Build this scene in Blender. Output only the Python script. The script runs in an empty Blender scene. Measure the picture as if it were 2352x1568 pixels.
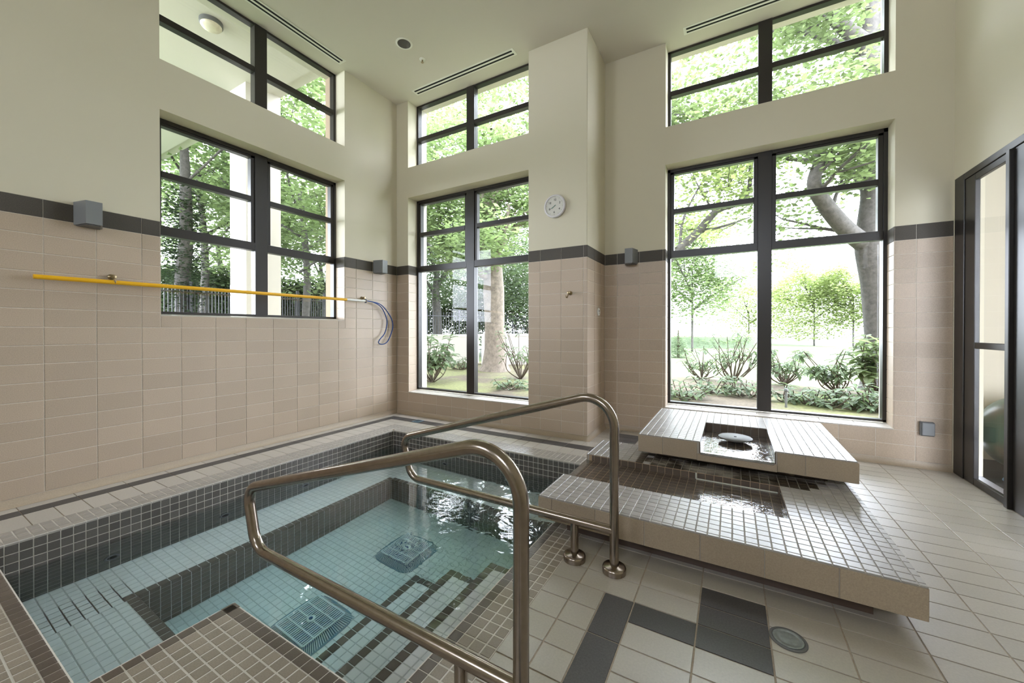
import bpy, math, random
from mathutils import Matrix, Vector
from math import sin, cos, pi, radians

random.seed(7)
scene = bpy.context.scene
col = scene.collection

# ------------------------------------------------------------------ camera
CAM = Vector((4.0595, -3.841, 1.15))
FPX, CYP, YAW, PITCH = 879.056, 763.038, 0.521051, 0.0053157
cam_d = bpy.data.cameras.new('camera')
cam_d.sensor_width = 36.0
cam_d.lens = FPX / 2352 * 36.0
cam_d.shift_y = -(784 - CYP) / 2352
cam_d.clip_start = 0.02
cam_d.clip_end = 300
cam = bpy.data.objects.new('camera', cam_d)
cam.location = CAM
cam.rotation_euler = (pi / 2 - PITCH, 0, YAW)
col.objects.link(cam)
scene.camera = cam

# ------------------------------------------------------------------ world, light, exposure
SKY = 6.0
world = bpy.data.worlds.new('world')
scene.world = world
world.use_nodes = True
bg = world.node_tree.nodes['Background']
bg.inputs[0].default_value = (0.90, 0.97, 1.10, 1)
bg.inputs[1].default_value = SKY
scene.view_settings.view_transform = 'Standard'
scene.view_settings.look = 'None'
scene.view_settings.gamma = 1
scene.view_settings.use_curve_mapping = False
scene.view_settings.exposure = 1.7
scene.cycles.max_bounces = 9
scene.cycles.diffuse_bounces = 5
scene.cycles.glossy_bounces = 4
scene.cycles.transmission_bounces = 8
scene.cycles.transparent_max_bounces = 10


def portal(loc, rot, sx, sy):
    d = bpy.data.lights.new('window_portal', 'AREA')
    d.shape = 'RECTANGLE'
    d.size = sx
    d.size_y = sy
    d.cycles.is_portal = True
    o = bpy.data.objects.new('window_portal', d)
    o.location = loc
    o.rotation_euler = rot
    col.objects.link(o)


# portals only guide sampling of the sky through the window openings, they emit nothing
portal((1.14, 0.42, 1.63), (-pi / 2, 0, 0), 1.9, 2.7)
portal((1.14, 0.42, 3.83), (-pi / 2, 0, 0), 1.9, 0.95)
portal((4.347, 1.06, 1.63), (-pi / 2, 0, 0), 1.9, 2.7)
portal((4.347, 1.06, 3.83), (-pi / 2, 0, 0), 1.9, 0.95)
portal((-0.42, -1.69, 2.12), (0, -pi / 2, 0), 1.75, 1.75)
portal((-0.42, -1.69, 3.83), (0, -pi / 2, 0), 0.95, 1.75)
portal((1.4, -7.02, 3.2), (pi / 2, 0, 0), 1.1, 1.3)
portal((4.1, -7.02, 3.2), (pi / 2, 0, 0), 1.1, 1.3)
portal((7.4, -5.2, 1.5), (pi / 2, 0, 0), 3.4, 3.0)

# ------------------------------------------------------------------ helpers
def project(p):
    d = Vector(p) - CAM
    r = d.x * cos(YAW) + d.y * sin(YAW)
    f = -d.x * sin(YAW) + d.y * cos(YAW)
    u = d.z
    if f < 0.05:
        return None
    return (1176 + FPX * r / f, CYP - FPX * PITCH - FPX * u / f, f)


def at(px, py, depth):
    """world point at a given depth along the view axis (used for plants outside)"""
    r = (px - 1176) / FPX * depth
    u = -(py - 758.4) / FPX * depth
    return Vector((CAM.x + r * cos(YAW) - depth * sin(YAW), CAM.y + r * sin(YAW) + depth * cos(YAW), CAM.z + u))


def obj(name, verts, faces, mats, parent=None, midx=None, smooth=False, kind=None):
    me = bpy.data.meshes.new(name)
    me.from_pydata([tuple(v) for v in verts], [], faces)
    if not isinstance(mats, (list, tuple)):
        mats = [mats]
    for m in mats:
        me.materials.append(m)
    if midx:
        me.polygons.foreach_set('material_index', midx)
    if smooth:
        me.polygons.foreach_set('use_smooth', [True] * len(me.polygons))
    me.update()
    return link(name, me, parent, kind)


def link(name, me, parent=None, kind=None, mw=None):
    o = bpy.data.objects.new(name, me)
    col.objects.link(o)
    if mw is not None:
        o.matrix_basis = mw
    if parent is not None:
        o.parent = parent
        o.matrix_parent_inverse = PINV.get(parent.name, Matrix())
    if kind:
        o['kind'] = kind
    return o


PINV = {}


def thing(name, label, cat, loc=(0, 0, 0), group=None, kind=None):
    o = bpy.data.objects.new(name, None)
    o.empty_display_size = 0.1
    col.objects.link(o)
    o.location = loc
    PINV[o.name] = Matrix.Translation(-Vector(loc))
    if kind:
        o['kind'] = kind
    else:
        tag(o, label, cat, group)
    if label:
        o['label'] = label
    return o


def tag(o, label, cat, group=None):
    o['label'] = label
    o['category'] = cat
    if group:
        o['group'] = group
    return o


class MB:
    """collects shapes into one mesh"""
    def __init__(s):
        s.v = []
        s.f = []
        s.m = []

    def add(s, vs, fs, m=0):
        b = len(s.v)
        s.v += [tuple(x) for x in vs]
        s.f += [tuple(i + b for i in f) for f in fs]
        s.m += [m] * len(fs)
        return s

    def box(s, x0, x1, y0, y1, z0, z1, m=0, bev=0.0):
        x0, x1 = min(x0, x1), max(x0, x1)
        y0, y1 = min(y0, y1), max(y0, y1)
        z0, z1 = min(z0, z1), max(z0, z1)
        if bev <= 0:
            vs = [(x0, y0, z0), (x1, y0, z0), (x1, y1, z0), (x0, y1, z0), (x0, y0, z1), (x1, y0, z1), (x1, y1, z1), (x0, y1, z1)]
            fs = [(3, 2, 1, 0), (4, 5, 6, 7), (0, 1, 5, 4), (1, 2, 6, 5), (2, 3, 7, 6), (3, 0, 4, 7)]
            return s.add(vs, fs, m)
        b = bev
        vs = []
        X, Y, Z = (x0, x1), (y0, y1), (z0, z1)
        idx = {}
        for i in (0, 1):
            for j in (0, 1):
                for k in (0, 1):
                    sx, sy, sz = (1 - 2 * i) * b, (1 - 2 * j) * b, (1 - 2 * k) * b
                    idx[i, j, k, 0] = len(vs); vs.append((X[i], Y[j] + sy, Z[k] + sz))
                    idx[i, j, k, 1] = len(vs); vs.append((X[i] + sx, Y[j], Z[k] + sz))
                    idx[i, j, k, 2] = len(vs); vs.append((X[i] + sx, Y[j] + sy, Z[k]))
        fs = []
        for i in (0, 1):
            q = [idx[i, 0, 0, 0], idx[i, 1, 0, 0], idx[i, 1, 1, 0], idx[i, 0, 1, 0]]
            fs.append(q if i else q[::-1])
            q = [idx[0, i, 0, 1], idx[1, i, 0, 1], idx[1, i, 1, 1], idx[0, i, 1, 1]]
            fs.append(q[::-1] if i else q)
            q = [idx[0, 0, i, 2], idx[1, 0, i, 2], idx[1, 1, i, 2], idx[0, 1, i, 2]]
            fs.append(q if i else q[::-1])
        for a in (0, 1):
            for c in (0, 1):
                q = [idx[a, c, 0, 0], idx[a, c, 1, 0], idx[a, c, 1, 1], idx[a, c, 0, 1]]
                fs.append(q)
                q = [idx[a, 0, c, 0], idx[a, 1, c, 0], idx[a, 1, c, 2], idx[a, 0, c, 2]]
                fs.append(q)
                q = [idx[0, a, c, 1], idx[1, a, c, 1], idx[1, a, c, 2], idx[0, a, c, 2]]
                fs.append(q)
        for i in (0, 1):
            for j in (0, 1):
                for k in (0, 1):
                    fs.append([idx[i, j, k, 0], idx[i, j, k, 1], idx[i, j, k, 2]])
        return s.add(vs, fs, m)

    def tube(s, pts, r, n=12, m=0, cap=True):
        pts = [Vector(p) for p in pts]
        rr = r if isinstance(r, (list, tuple)) else [r] * len(pts)
        t0 = (pts[1] - pts[0]).normalized()
        up = Vector((0, 0, 1)) if abs(t0.z) < 0.9 else Vector((0, 1, 0))
        nrm = t0.cross(up).normalized()
        vs, fs = [], []
        for i, p in enumerate(pts):
            if i == 0:
                t = t0
            elif i == len(pts) - 1:
                t = (pts[i] - pts[i - 1]).normalized()
            else:
                t = ((pts[i + 1] - p).normalized() + (p - pts[i - 1]).normalized()).normalized()
            nrm = (nrm - t * nrm.dot(t))
            nrm = nrm.normalized() if nrm.length > 1e-6 else t.orthogonal().normalized()
            bn = t.cross(nrm)
            for k in range(n):
                a = 2 * pi * k / n
                vs.append(p + (nrm * cos(a) + bn * sin(a)) * rr[i])
        for i in range(len(pts) - 1):
            for k in range(n):
                fs.append((i * n + k, i * n + (k + 1) % n, (i + 1) * n + (k + 1) % n, (i + 1) * n + k))
        if cap:
            fs.append(tuple(range(n))[::-1])
            fs.append(tuple((len(pts) - 1) * n + k for k in range(n)))
        return s.add(vs, fs, m)

    def lathe(s, prof, c, axis='z', n=32, m=0):
        """prof: list of (r, h); c: centre; axis z, x or y"""
        vs, fs = [], []
        for r, h in prof:
            for k in range(n):
                a = 2 * pi * k / n
                p = (r * cos(a), r * sin(a), h)
                if axis == 'x':
                    p = (p[2], p[0], p[1])
                elif axis == 'y':
                    p = (p[0], p[2], p[1])
                vs.append((c[0] + p[0], c[1] + p[1], c[2] + p[2]))
        for i in range(len(prof) - 1):
            for k in range(n):
                q = (i * n + k, i * n + (k + 1) % n, (i + 1) * n + (k + 1) % n, (i + 1) * n + k)
                fs.append(q)
        fs.append(tuple(range(n))[::-1])
        fs.append(tuple((len(prof) - 1) * n + k for k in range(n)))
        return s.add(vs, fs, m)

    def build(s, name, mats, parent=None, smooth=False, kind=None):
        return obj(name, s.v, s.f, mats, parent, s.m, smooth, kind)


def auto_smooth(o, ang=35):
    me = o.data
    me.polygons.foreach_set('use_smooth', [True] * len(me.polygons))
    me.set_sharp_from_angle(angle=radians(ang))
    return o


# ------------------------------------------------------------------ materials
def nodes(name):
    m = bpy.data.materials.new(name)
    m.use_nodes = True
    nt = m.node_tree
    return m, nt, nt.nodes['Principled BSDF'], nt.nodes['Material Output']


def mat(name, c, rough=0.5, metal=0.0, var=0.0, grain=0.0, gscale=60.0, bump=0.0, bscale=80.0, spec=0.5, c2=None, c2scale=3.0, c2lo=0.45, c2hi=0.7, rvar=0.0, ior=1.5):
    """plain principled material; var: piece-to-piece variation, grain: fine speckle, c2: larger patches of a second colour"""
    m, nt, p, out = nodes(name)
    N = nt.nodes.new
    L = nt.links.new
    p.inputs['Roughness'].default_value = rough
    p.inputs['Metallic'].default_value = metal
    p.inputs['Specular IOR Level'].default_value = spec
    p.inputs['IOR'].default_value = ior
    geo = N('ShaderNodeNewGeometry')
    rgb = N('ShaderNodeRGB')
    rgb.outputs[0].default_value = (*c, 1)
    cur = rgb.outputs[0]
    if c2:
        t = N('ShaderNodeTexNoise')
        t.inputs['Scale'].default_value = c2scale
        t.inputs['Detail'].default_value = 5
        L(geo.outputs['Position'], t.inputs['Vector'])
        mr = N('ShaderNodeMapRange')
        mr.inputs[1].default_value = c2lo
        mr.inputs[2].default_value = c2hi
        L(t.outputs['Fac'], mr.inputs[0])
        mx = N('ShaderNodeMix')
        mx.data_type = 'RGBA'
        L(mr.outputs[0], mx.inputs[0])
        L(cur, mx.inputs[6])
        mx.inputs[7].default_value = (*c2, 1)
        cur = mx.outputs[2]
    val = None
    if grain:
        t = N('ShaderNodeTexNoise')
        t.inputs['Scale'].default_value = gscale
        t.inputs['Detail'].default_value = 3
        t.inputs['Roughness'].default_value = 0.7
        L(geo.outputs['Position'], t.inputs['Vector'])
        mr = N('ShaderNodeMapRange')
        mr.inputs[1].default_value = 0.3
        mr.inputs[2].default_value = 0.7
        mr.inputs[3].default_value = 1 - grain
        mr.inputs[4].default_value = 1 + grain
        L(t.outputs['Fac'], mr.inputs[0])
        val = mr.outputs[0]
    if var:
        oi = N('ShaderNodeObjectInfo')
        ad = N('ShaderNodeMath')
        ad.operation = 'ADD'
        L(oi.outputs['Random'], ad.inputs[0])
        L(geo.outputs['Random Per Island'], ad.inputs[1])
        fr = N('ShaderNodeMath')
        fr.operation = 'FRACT'
        L(ad.outputs[0], fr.inputs[0])
        mr = N('ShaderNodeMapRange')
        mr.inputs[3].default_value = 1 - var
        mr.inputs[4].default_value = 1 + var
        L(fr.outputs[0], mr.inputs[0])
        if val is None:
            val = mr.outputs[0]
        else:
            mm = N('ShaderNodeMath')
            mm.operation = 'MULTIPLY'
            L(val, mm.inputs[0])
            L(mr.outputs[0], mm.inputs[1])
            val = mm.outputs[0]
    if val is not None:
        vm = N('ShaderNodeVectorMath')
        vm.operation = 'SCALE'
        L(cur, vm.inputs[0])
        L(val, vm.inputs['Scale'])
        cur = vm.outputs[0]
    L(cur, p.inputs['Base Color'])
    if bump:
        t = N('ShaderNodeTexNoise')
        t.inputs['Scale'].default_value = bscale
        t.inputs['Detail'].default_value = 4
        L(geo.outputs['Position'], t.inputs['Vector'])
        b = N('ShaderNodeBump')
        b.inputs['Strength'].default_value = bump
        b.inputs['Distance'].default_value = 0.002
        L(t.outputs['Fac'], b.inputs['Height'])
        L(b.outputs[0], p.inputs['Normal'])
    return m


def leaf_mat(name, c, trans=0.5, var=0.35):
    m, nt, p, out = nodes(name)
    N = nt.nodes.new
    L = nt.links.new
    geo = N('ShaderNodeNewGeometry')
    oi = N('ShaderNodeObjectInfo')
    ad = N('ShaderNodeMath')
    ad.operation = 'ADD'
    L(oi.outputs['Random'], ad.inputs[0])
    L(geo.outputs['Random Per Island'], ad.inputs[1])
    fr = N('ShaderNodeMath')
    fr.operation = 'FRACT'
    L(ad.outputs[0], fr.inputs[0])
    mr = N('ShaderNodeMapRange')
    mr.inputs[3].default_value = 1 - var
    mr.inputs[4].default_value = 1 + var
    L(fr.outputs[0], mr.inputs[0])
    vm = N('ShaderNodeVectorMath')
    vm.operation = 'SCALE'
    vm.inputs[0].default_value = c
    L(mr.outputs[0], vm.inputs['Scale'])
    d = N('ShaderNodeBsdfPrincipled')
    d = p
    p.inputs['Roughness'].default_value = 0.55
    p.inputs['Specular IOR Level'].default_value = 0.4
    L(vm.outputs[0], p.inputs['Base Color'])
    t = N('ShaderNodeBsdfTranslucent')
    vm2 = N('ShaderNodeVectorMath')
    vm2.operation = 'MULTIPLY'
    L(vm.outputs[0], vm2.inputs[0])
    vm2.inputs[1].default_value = (1.12, 1.22, 0.85)
    L(vm2.outputs[0], t.inputs['Color'])
    mx = N('ShaderNodeMixShader')
    mx.inputs[0].default_value = trans
    L(p.outputs[0], mx.inputs[1])
    L(t.outputs[0], mx.inputs[2])
    L(mx.outputs[0], out.inputs['Surface'])
    return m


def glass_mat(name, tint=(1, 1, 1), refl=1.0):
    m, nt, p, out = nodes(name)
    N = nt.nodes.new
    L = nt.links.new
    tr = N('ShaderNodeBsdfTransparent')
    tr.inputs[0].default_value = (*tint, 1)
    g = N('ShaderNodeBsdfGlossy')
    g.inputs['Roughness'].default_value = 0.01
    fz = N('ShaderNodeLayerWeight')
    fz.inputs[0].default_value = 0.5
    pw = N('ShaderNodeMath')
    pw.operation = 'POWER'
    pw.inputs[1].default_value = 5
    L(fz.outputs['Facing'], pw.inputs[0])
    mm = N('ShaderNodeMath')
    mm.operation = 'MULTIPLY_ADD'
    mm.inputs[1].default_value = 0.96 * refl
    mm.inputs[2].default_value = 0.04 * refl
    L(pw.outputs[0], mm.inputs[0])
    mx = N('ShaderNodeMixShader')
    L(mm.outputs[0], mx.inputs[0])
    L(tr.outputs[0], mx.inputs[1])
    L(g.outputs[0], mx.inputs[2])
    L(mx.outputs[0], out.inputs['Surface'])
    return m


def water_mat(name, tint, absorb, bump, scale, spill=None, rough=0.0):
    m, nt, p, out = nodes(name)
    N = nt.nodes.new
    L = nt.links.new
    p.inputs['Base Color'].default_value = (*tint, 1)
    p.inputs['Transmission Weight'].default_value = 1
    p.inputs['Roughness'].default_value = rough
    p.inputs['IOR'].default_value = 1.33
    geo = N('ShaderNodeNewGeometry')
    t = N('ShaderNodeTexNoise')
    t.inputs['Scale'].default_value = scale
    t.inputs['Detail'].default_value = 2
    t.inputs['Distortion'].default_value = 0.6
    L(geo.outputs['Position'], t.inputs['Vector'])
    h = t.outputs['Fac']
    b = N('ShaderNodeBump')
    b.inputs['Distance'].default_value = 0.02
    b.inputs['Strength'].default_value = bump
    if spill:
        dv = N('ShaderNodeVectorMath')
        dv.operation = 'DISTANCE'
        L(geo.outputs['Position'], dv.inputs[0])
        dv.inputs[1].default_value = spill
        mr = N('ShaderNodeMapRange')
        mr.interpolation_type = 'SMOOTHSTEP'
        mr.inputs[1].default_value = 0.25
        mr.inputs[2].default_value = 1.45
        mr.inputs[3].default_value = bump
        mr.inputs[4].default_value = bump * 0.03
        L(dv.outputs['Value'], mr.inputs[0])
        L(mr.outputs[0], b.inputs['Strength'])
    L(h, b.inputs['Height'])
    L(b.outputs[0], p.inputs['Normal'])
    if absorb:
        va = N('ShaderNodeVolumeAbsorption')
        va.inputs['Color'].default_value = (*absorb[0], 1)
        va.inputs['Density'].default_value = absorb[1]
        L(va.outputs[0], out.inputs['Volume'])
    return m


M = {}
M['paint'] = mat('cream_wall_paint', (0.62, 0.57, 0.435), 0.7, bump=0.05, bscale=250)
M['ceil'] = mat('ceiling_paint', (0.67, 0.625, 0.535), 0.75)
M['grout'] = mat('pale_grout', (0.64, 0.58, 0.50), 0.85, grain=0.1)
M['fgrout'] = mat('floor_grout', (0.40, 0.33, 0.26), 0.85, grain=0.15)
M['wtile'] = mat('beige_wall_tile', (0.47, 0.372, 0.28), 0.42, var=0.06, grain=0.13, gscale=190)
M['band'] = mat('charcoal_band_tile', (0.080, 0.069, 0.057), 0.6, spec=0.3, var=0.08, grain=0.25, gscale=200)
M['ftile'] = mat('beige_floor_tile', (0.42, 0.38, 0.325), 0.40, var=0.07, grain=0.09, gscale=120, bump=0.03, bscale=160, spec=1.0, ior=1.75)
M['fdark'] = mat('charcoal_floor_tile', (0.075, 0.07, 0.07), 0.42, var=0.1, grain=0.25, gscale=150)
M['dtile'] = mat('pale_deck_tile', (0.50, 0.46, 0.41), 0.35, spec=0.7, var=0.05, grain=0.08, gscale=120)
M['mtan'] = mat('tan_mosaic', (0.29, 0.245, 0.195), 0.35, var=0.12, grain=0.15, gscale=200)
M['mbrown'] = mat('brown_mosaic', (0.115, 0.09, 0.072), 0.3, var=0.15, grain=0.15, gscale=200)
M['mgrey'] = mat('charcoal_mosaic', (0.125, 0.112, 0.10), 0.3, var=0.15, grain=0.15, gscale=200)
M['mcope'] = mat('greige_mosaic', (0.34, 0.31, 0.28), 0.3, spec=0.7, var=0.08, grain=0.1, gscale=200)
M['mwhite'] = mat('white_mosaic', (0.90, 0.91, 0.91), 0.3, var=0.03)
M['mfount'] = mat('stone_grey_mosaic', (0.36, 0.335, 0.315), 0.34, spec=0.7, var=0.1, grain=0.08, gscale=200)
M['mwet'] = mat('wet_brown_mosaic', (0.125, 0.095, 0.075), 0.2, var=0.12)
M['mstain'] = mat('stained_mosaic', (0.24, 0.21, 0.175), 0.3, var=0.2, c2=(0.045, 0.033, 0.022), c2scale=7, c2lo=0.40, c2hi=0.56)
M['mgrout'] = mat('mosaic_grout', (0.66, 0.62, 0.565), 0.85)
M['ugrout'] = mat('underwater_grout', (0.68, 0.70, 0.70), 0.85)
M['sgrout'] = mat('slab_grout', (0.46, 0.42, 0.37), 0.8)
M['bgrout'] = mat('brown_grout', (0.42, 0.30, 0.20), 0.8)
M['ftan'] = mat('fascia_tile', (0.40, 0.32, 0.235), 0.45, var=0.05, grain=0.12, gscale=190)
M['frame'] = mat('dark_bronze_frame', (0.022, 0.018, 0.015), 0.35, spec=0.5)
M['glass'] = glass_mat('window_glass', refl=0.4)
M['steel'] = mat('brushed_steel', (0.33, 0.275, 0.23), 0.22, metal=1.0, bump=0.02, bscale=400, grain=0.1, gscale=30)
M['yellow'] = mat('yellow_fibreglass', (0.85, 0.45, 0.01), 0.35)
M['white'] = mat('white_plastic', (0.82, 0.82, 0.80), 0.35)
M['rope'] = mat('blue_rope', (0.004, 0.045, 0.20), 0.7)
M['brass'] = mat('aged_brass', (0.35, 0.27, 0.16), 0.3, metal=1.0)
M['grey'] = mat('grey_metal_paint', (0.20, 0.205, 0.21), 0.45)
M['dkgrey'] = mat('dark_grey_plastic', (0.12, 0.12, 0.12), 0.45)
M['black'] = mat('black_gap', (0.004, 0.004, 0.004), 0.8)
M['clockface'] = mat('clock_face', (0.62, 0.60, 0.54), 0.5)
M['clockrim'] = mat('clock_rim', (0.66, 0.63, 0.63), 0.35)
M['ink'] = mat('black_ink', (0.02, 0.02, 0.02), 0.5)
M['green'] = mat('green_hand', (0.02, 0.30, 0.18), 0.5)
M['diff'] = mat('white_diffuser', (0.80, 0.78, 0.70), 0.5)
M['chrome'] = mat('chrome_reflector', (0.12, 0.12, 0.12), 0.25, metal=0.8)
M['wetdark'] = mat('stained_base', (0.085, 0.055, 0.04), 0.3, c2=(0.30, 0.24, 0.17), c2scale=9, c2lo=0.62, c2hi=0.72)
M['caulk'] = mat('white_sealant', (0.55, 0.55, 0.48), 0.5)
M['strip'] = mat('metal_spill_strip', (0.45, 0.44, 0.43), 0.25, metal=0.8)
M['disc'] = mat('disc_metal', (0.13, 0.125, 0.115), 0.5, spec=0.3)
M['drain'] = mat('drain_cover_metal', (0.26, 0.28, 0.27), 0.4, metal=0.5, grain=0.2)
M['gridp'] = mat('pale_blue_plastic', (0.80, 0.88, 0.92), 0.35)
M['bluep'] = mat('blue_plastic', (0.015, 0.09, 0.32), 0.4)
M['plate'] = mat('slate_blue_plate', (0.20, 0.31, 0.40), 0.35)
M['ball'] = mat('green_brown_ball', (0.045, 0.085, 0.05), 0.35, c2=(0.13, 0.085, 0.045), c2scale=2.2, c2lo=0.54, c2hi=0.68)
M['gymfloor'] = mat('dark_rubber_floor', (0.02, 0.018, 0.015), 0.6)
M['gymwall'] = mat('gym_wall_paint', (0.50, 0.455, 0.36), 0.7)
M['stucco'] = mat('cream_stucco', (0.58, 0.545, 0.50), 0.85, bump=0.2, bscale=60)
M['tanstucco'] = mat('tan_stucco', (0.36, 0.27, 0.185), 0.85)
M['bark'] = mat('grey_bark', (0.075, 0.068, 0.062), 0.9, grain=0.35, gscale=18, bump=0.6, bscale=25)
M['bark2'] = mat('brown_bark', (0.19, 0.155, 0.125), 0.9, grain=0.35, gscale=14, bump=0.6, bscale=22)
M['twig'] = mat('dark_twig', (0.10, 0.075, 0.055), 0.9)
M['leafA'] = leaf_mat('spring_leaf', (0.22, 0.275, 0.15), 0.5)
M['leafB'] = leaf_mat('deep_green_leaf', (0.155, 0.20, 0.125), 0.45)
M['leafC'] = leaf_mat('glossy_shrub_leaf', (0.15, 0.20, 0.12), 0.4)
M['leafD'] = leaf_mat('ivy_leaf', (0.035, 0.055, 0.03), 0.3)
M['leafE'] = leaf_mat('light_leaf', (0.165, 0.205, 0.11), 0.5)
M['leafG'] = leaf_mat('dull_green_leaf', (0.085, 0.115, 0.065), 0.45)  # one even darker green, for the slim tree and the fence bushes
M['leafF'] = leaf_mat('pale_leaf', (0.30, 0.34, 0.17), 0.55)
M['lawn'] = mat('lawn_grass', (0.075, 0.115, 0.03), 0.9, grain=0.3, gscale=30, c2=(0.095, 0.12, 0.045), c2scale=0.8)
M['soil'] = mat('mossy_soil', (0.11, 0.085, 0.055), 0.95, grain=0.4, gscale=25, c2=(0.16, 0.165, 0.06), c2scale=1.2, c2lo=0.42, c2hi=0.58)
M['iron'] = mat('black_iron', (0.03, 0.03, 0.035), 0.5)
M['lampglass'] = mat('frosted_lamp_glass', (0.70, 0.64, 0.52), 0.3, c2=(0.5, 0.42, 0.3), c2scale=12)
M['skyplastic'] = mat('pale_blue_box', (0.10, 0.30, 0.50), 0.4)
M['water'] = water_mat('tub_water', (1, 1, 1), ((0.35, 0.88, 0.92), 0.34), 0.35, 9.0, spill=(3.05, -1.35, -0.18))
M['fwater'] = water_mat('fountain_water', (0.95, 0.93, 0.9), None, 0.14, 30.0)

# ------------------------------------------------------------------ tiles
TILE_CACHE = {}


def tile_mesh(su, sv, th, bev, m):
    k = (round(su, 4), round(sv, 4), round(th, 4), m)
    if k not in TILE_CACHE:
        v, f = tile_geo(Vector((0, 0, 0)), Vector((1, 0, 0)), Vector((0, 1, 0)), Vector((0, 0, 1)), su, sv, th, bev)
        me = bpy.data.meshes.new('tile')
        me.from_pydata([tuple(x) for x in v], [], f)
        me.materials.append(M[m])
        TILE_CACHE[k] = me
    return TILE_CACHE[k]


def tile_geo(c, u, v, n, su, sv, th, bev):
    a, b = su / 2, sv / 2
    vs = []
    for h, i in ((-th, 0), (-bev, 0), (0, bev)):
        for x, y in ((-1, -1), (1, -1), (1, 1), (-1, 1)):
            vs.append(c + u * (x * (a - i)) + v * (y * (b - i)) + n * h)
    fs = []
    for r in (0, 4):
        for k in range(4):
            fs.append((r + k, r + (k + 1) % 4, r + 4 + (k + 1) % 4, r + 4 + k))
    fs.append((8, 9, 10, 11))
    return vs, fs


class Tiles:
    def __init__(s):
        s.t = []

    def grid(s, o, u, v, us, vs, m, gap=0.004, th=0.006, bev=0.0012, skip=None):
        """o: corner of the finished surface, u/v: unit vectors, us/vs: joint positions along u and v; m: material key or f(i,j,uc,vc)"""
        o, u, v = Vector(o), Vector(u), Vector(v)
        n = u.cross(v)
        for i in range(len(us) - 1):
            for j in range(len(vs) - 1):
                uc, vc = (us[i] + us[i + 1]) / 2, (vs[j] + vs[j + 1]) / 2
                su, sv = us[i + 1] - us[i] - gap, vs[j + 1] - vs[j] - gap
                if su < 0.004 or sv < 0.004:
                    continue
                mm = m(i, j, uc, vc) if callable(m) else m
                if mm is None:
                    continue
                s.t.append((o + u * uc + v * vc, u, v, n, su, sv, th, bev, mm))
        return s

    def emit(s, parent, name, limit=300, rest=None):
        def area(t):
            c, u, v, n, su, sv = t[:6]
            if n.dot(CAM - c) <= 0:
                return 0
            ps = [project(c + u * (a * su / 2) + v * (b * sv / 2)) for a, b in ((-1, -1), (1, -1), (1, 1), (-1, 1))]
            if any(p is None for p in ps):
                return 0
            cx = sum(p[0] for p in ps) / 4
            cy = sum(p[1] for p in ps) / 4
            if not (-10 < cx < 2362 and -10 < cy < 1578):
                return 1e-6
            A = 0
            for k in range(4):
                A += ps[k][0] * ps[(k + 1) % 4][1] - ps[(k + 1) % 4][0] * ps[k][1]
            return abs(A) / 2
        order = sorted(range(len(s.t)), key=lambda i: -area(s.t[i]))
        for i in order[:limit]:
            c, u, v, n, su, sv, th, bev, m = s.t[i]
            mw = Matrix(((u.x, v.x, n.x, c.x), (u.y, v.y, n.y, c.y), (u.z, v.z, n.z, c.z), (0, 0, 0, 1)))
            link(name, tile_mesh(su, sv, th, bev, m), parent, mw=mw)
        if len(order) > limit:
            b = MB()
            keys = []
            for i in order[limit:]:
                c, u, v, n, su, sv, th, bev, m = s.t[i]
                if m not in keys:
                    keys.append(m)
                vs, fs = tile_geo(c, u, v, n, su, sv, th, bev)
                b.add(vs, fs, keys.index(m))
            b.build(rest or (name + '_field'), [M[k] for k in keys], parent, kind='stuff')


def steps(a, b, p, off=0.0):
    """joint positions from a to b with pitch p, anchored so that a joint falls on off"""
    out = [a]
    k = math.ceil((a - off) / p + 1e-6)
    x = off + k * p
    while x < b - 1e-6:
        if x - out[-1] > 0.006:
            out.append(x)
        x += p
    if b - out[-1] < 0.006:
        out[-1] = b
    else:
        out.append(b)
    return out


X, Y, Z = Vector((1, 0, 0)), Vector((0, 1, 0)), Vector((0, 0, 1))

# ------------------------------------------------------------------ room dimensions
CEIL = 4.285
YF = 0.635          # far wall
XP = 2.757          # pillar corner
XD = 5.619          # glazed partition
YN = -6.6           # wall behind the camera
WT = 0.36           # outer wall thickness
BAND0, BAND1 = 1.915, 2.04
SILL, HEAD, USILL, LSILL = 0.307, 2.96, 3.37, 1.272
ML, MR = 0.215, 2.07        # middle window
FL, FR = 3.4275, 5.2675     # far window
LN, LF = -2.553, -0.828     # left window
TT = 0.006

# tub
TXL, TXR, TYB, TYN = 0.68, 3.132, -0.70, -3.472
PLX, PLY = 2.235, -3.025    # corner of the near platform
ZW, ZB, ZF = -0.18, -0.58, -1.02
BX, BYB, BYN = 1.132, -1.15, -3.018
SX = (2.232, 2.532, 2.832)  # step nosings
SZ = (-0.765, -0.51, -0.255)
SY = -1.95

# ------------------------------------------------------------------ floor
fl = MB()
Fz = -0.003
q_ = 0.03
fl.box(-0.2, TXL - q_, YN, 0.3, -0.3, Fz)
fl.box(TXL - q_, TXR + q_, TYB + q_, 0.3, -0.3, Fz)
fl.box(TXL - q_, PLX + q_, YN, TYN - q_, -0.3, Fz)
fl.box(PLX + q_, TXR + q_, YN, PLY - q_, -0.3, Fz)
fl.box(TXR + q_, XD + 0.1, YN, 0.3, -0.3, Fz)
fl.box(XP - 0.1, XD + 0.1, 0.3, YF + 0.05, -0.3, Fz)
floor = fl.build('floor', M['fgrout'], kind='structure')

ft = Tiles()
FX0, FP, FY0, FR_ = 3.945, 0.2425, -2.308, 0.1255
xj_far = steps(3.327, XD, FP, FX0)
# left margin column lines above the dark strip
ft_rows_all = steps(-6.5, YF, FR_, FY0)


def in_slab(x, y):
    return 3.24 < x < 4.56 and -1.73 < y < -0.05


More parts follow.
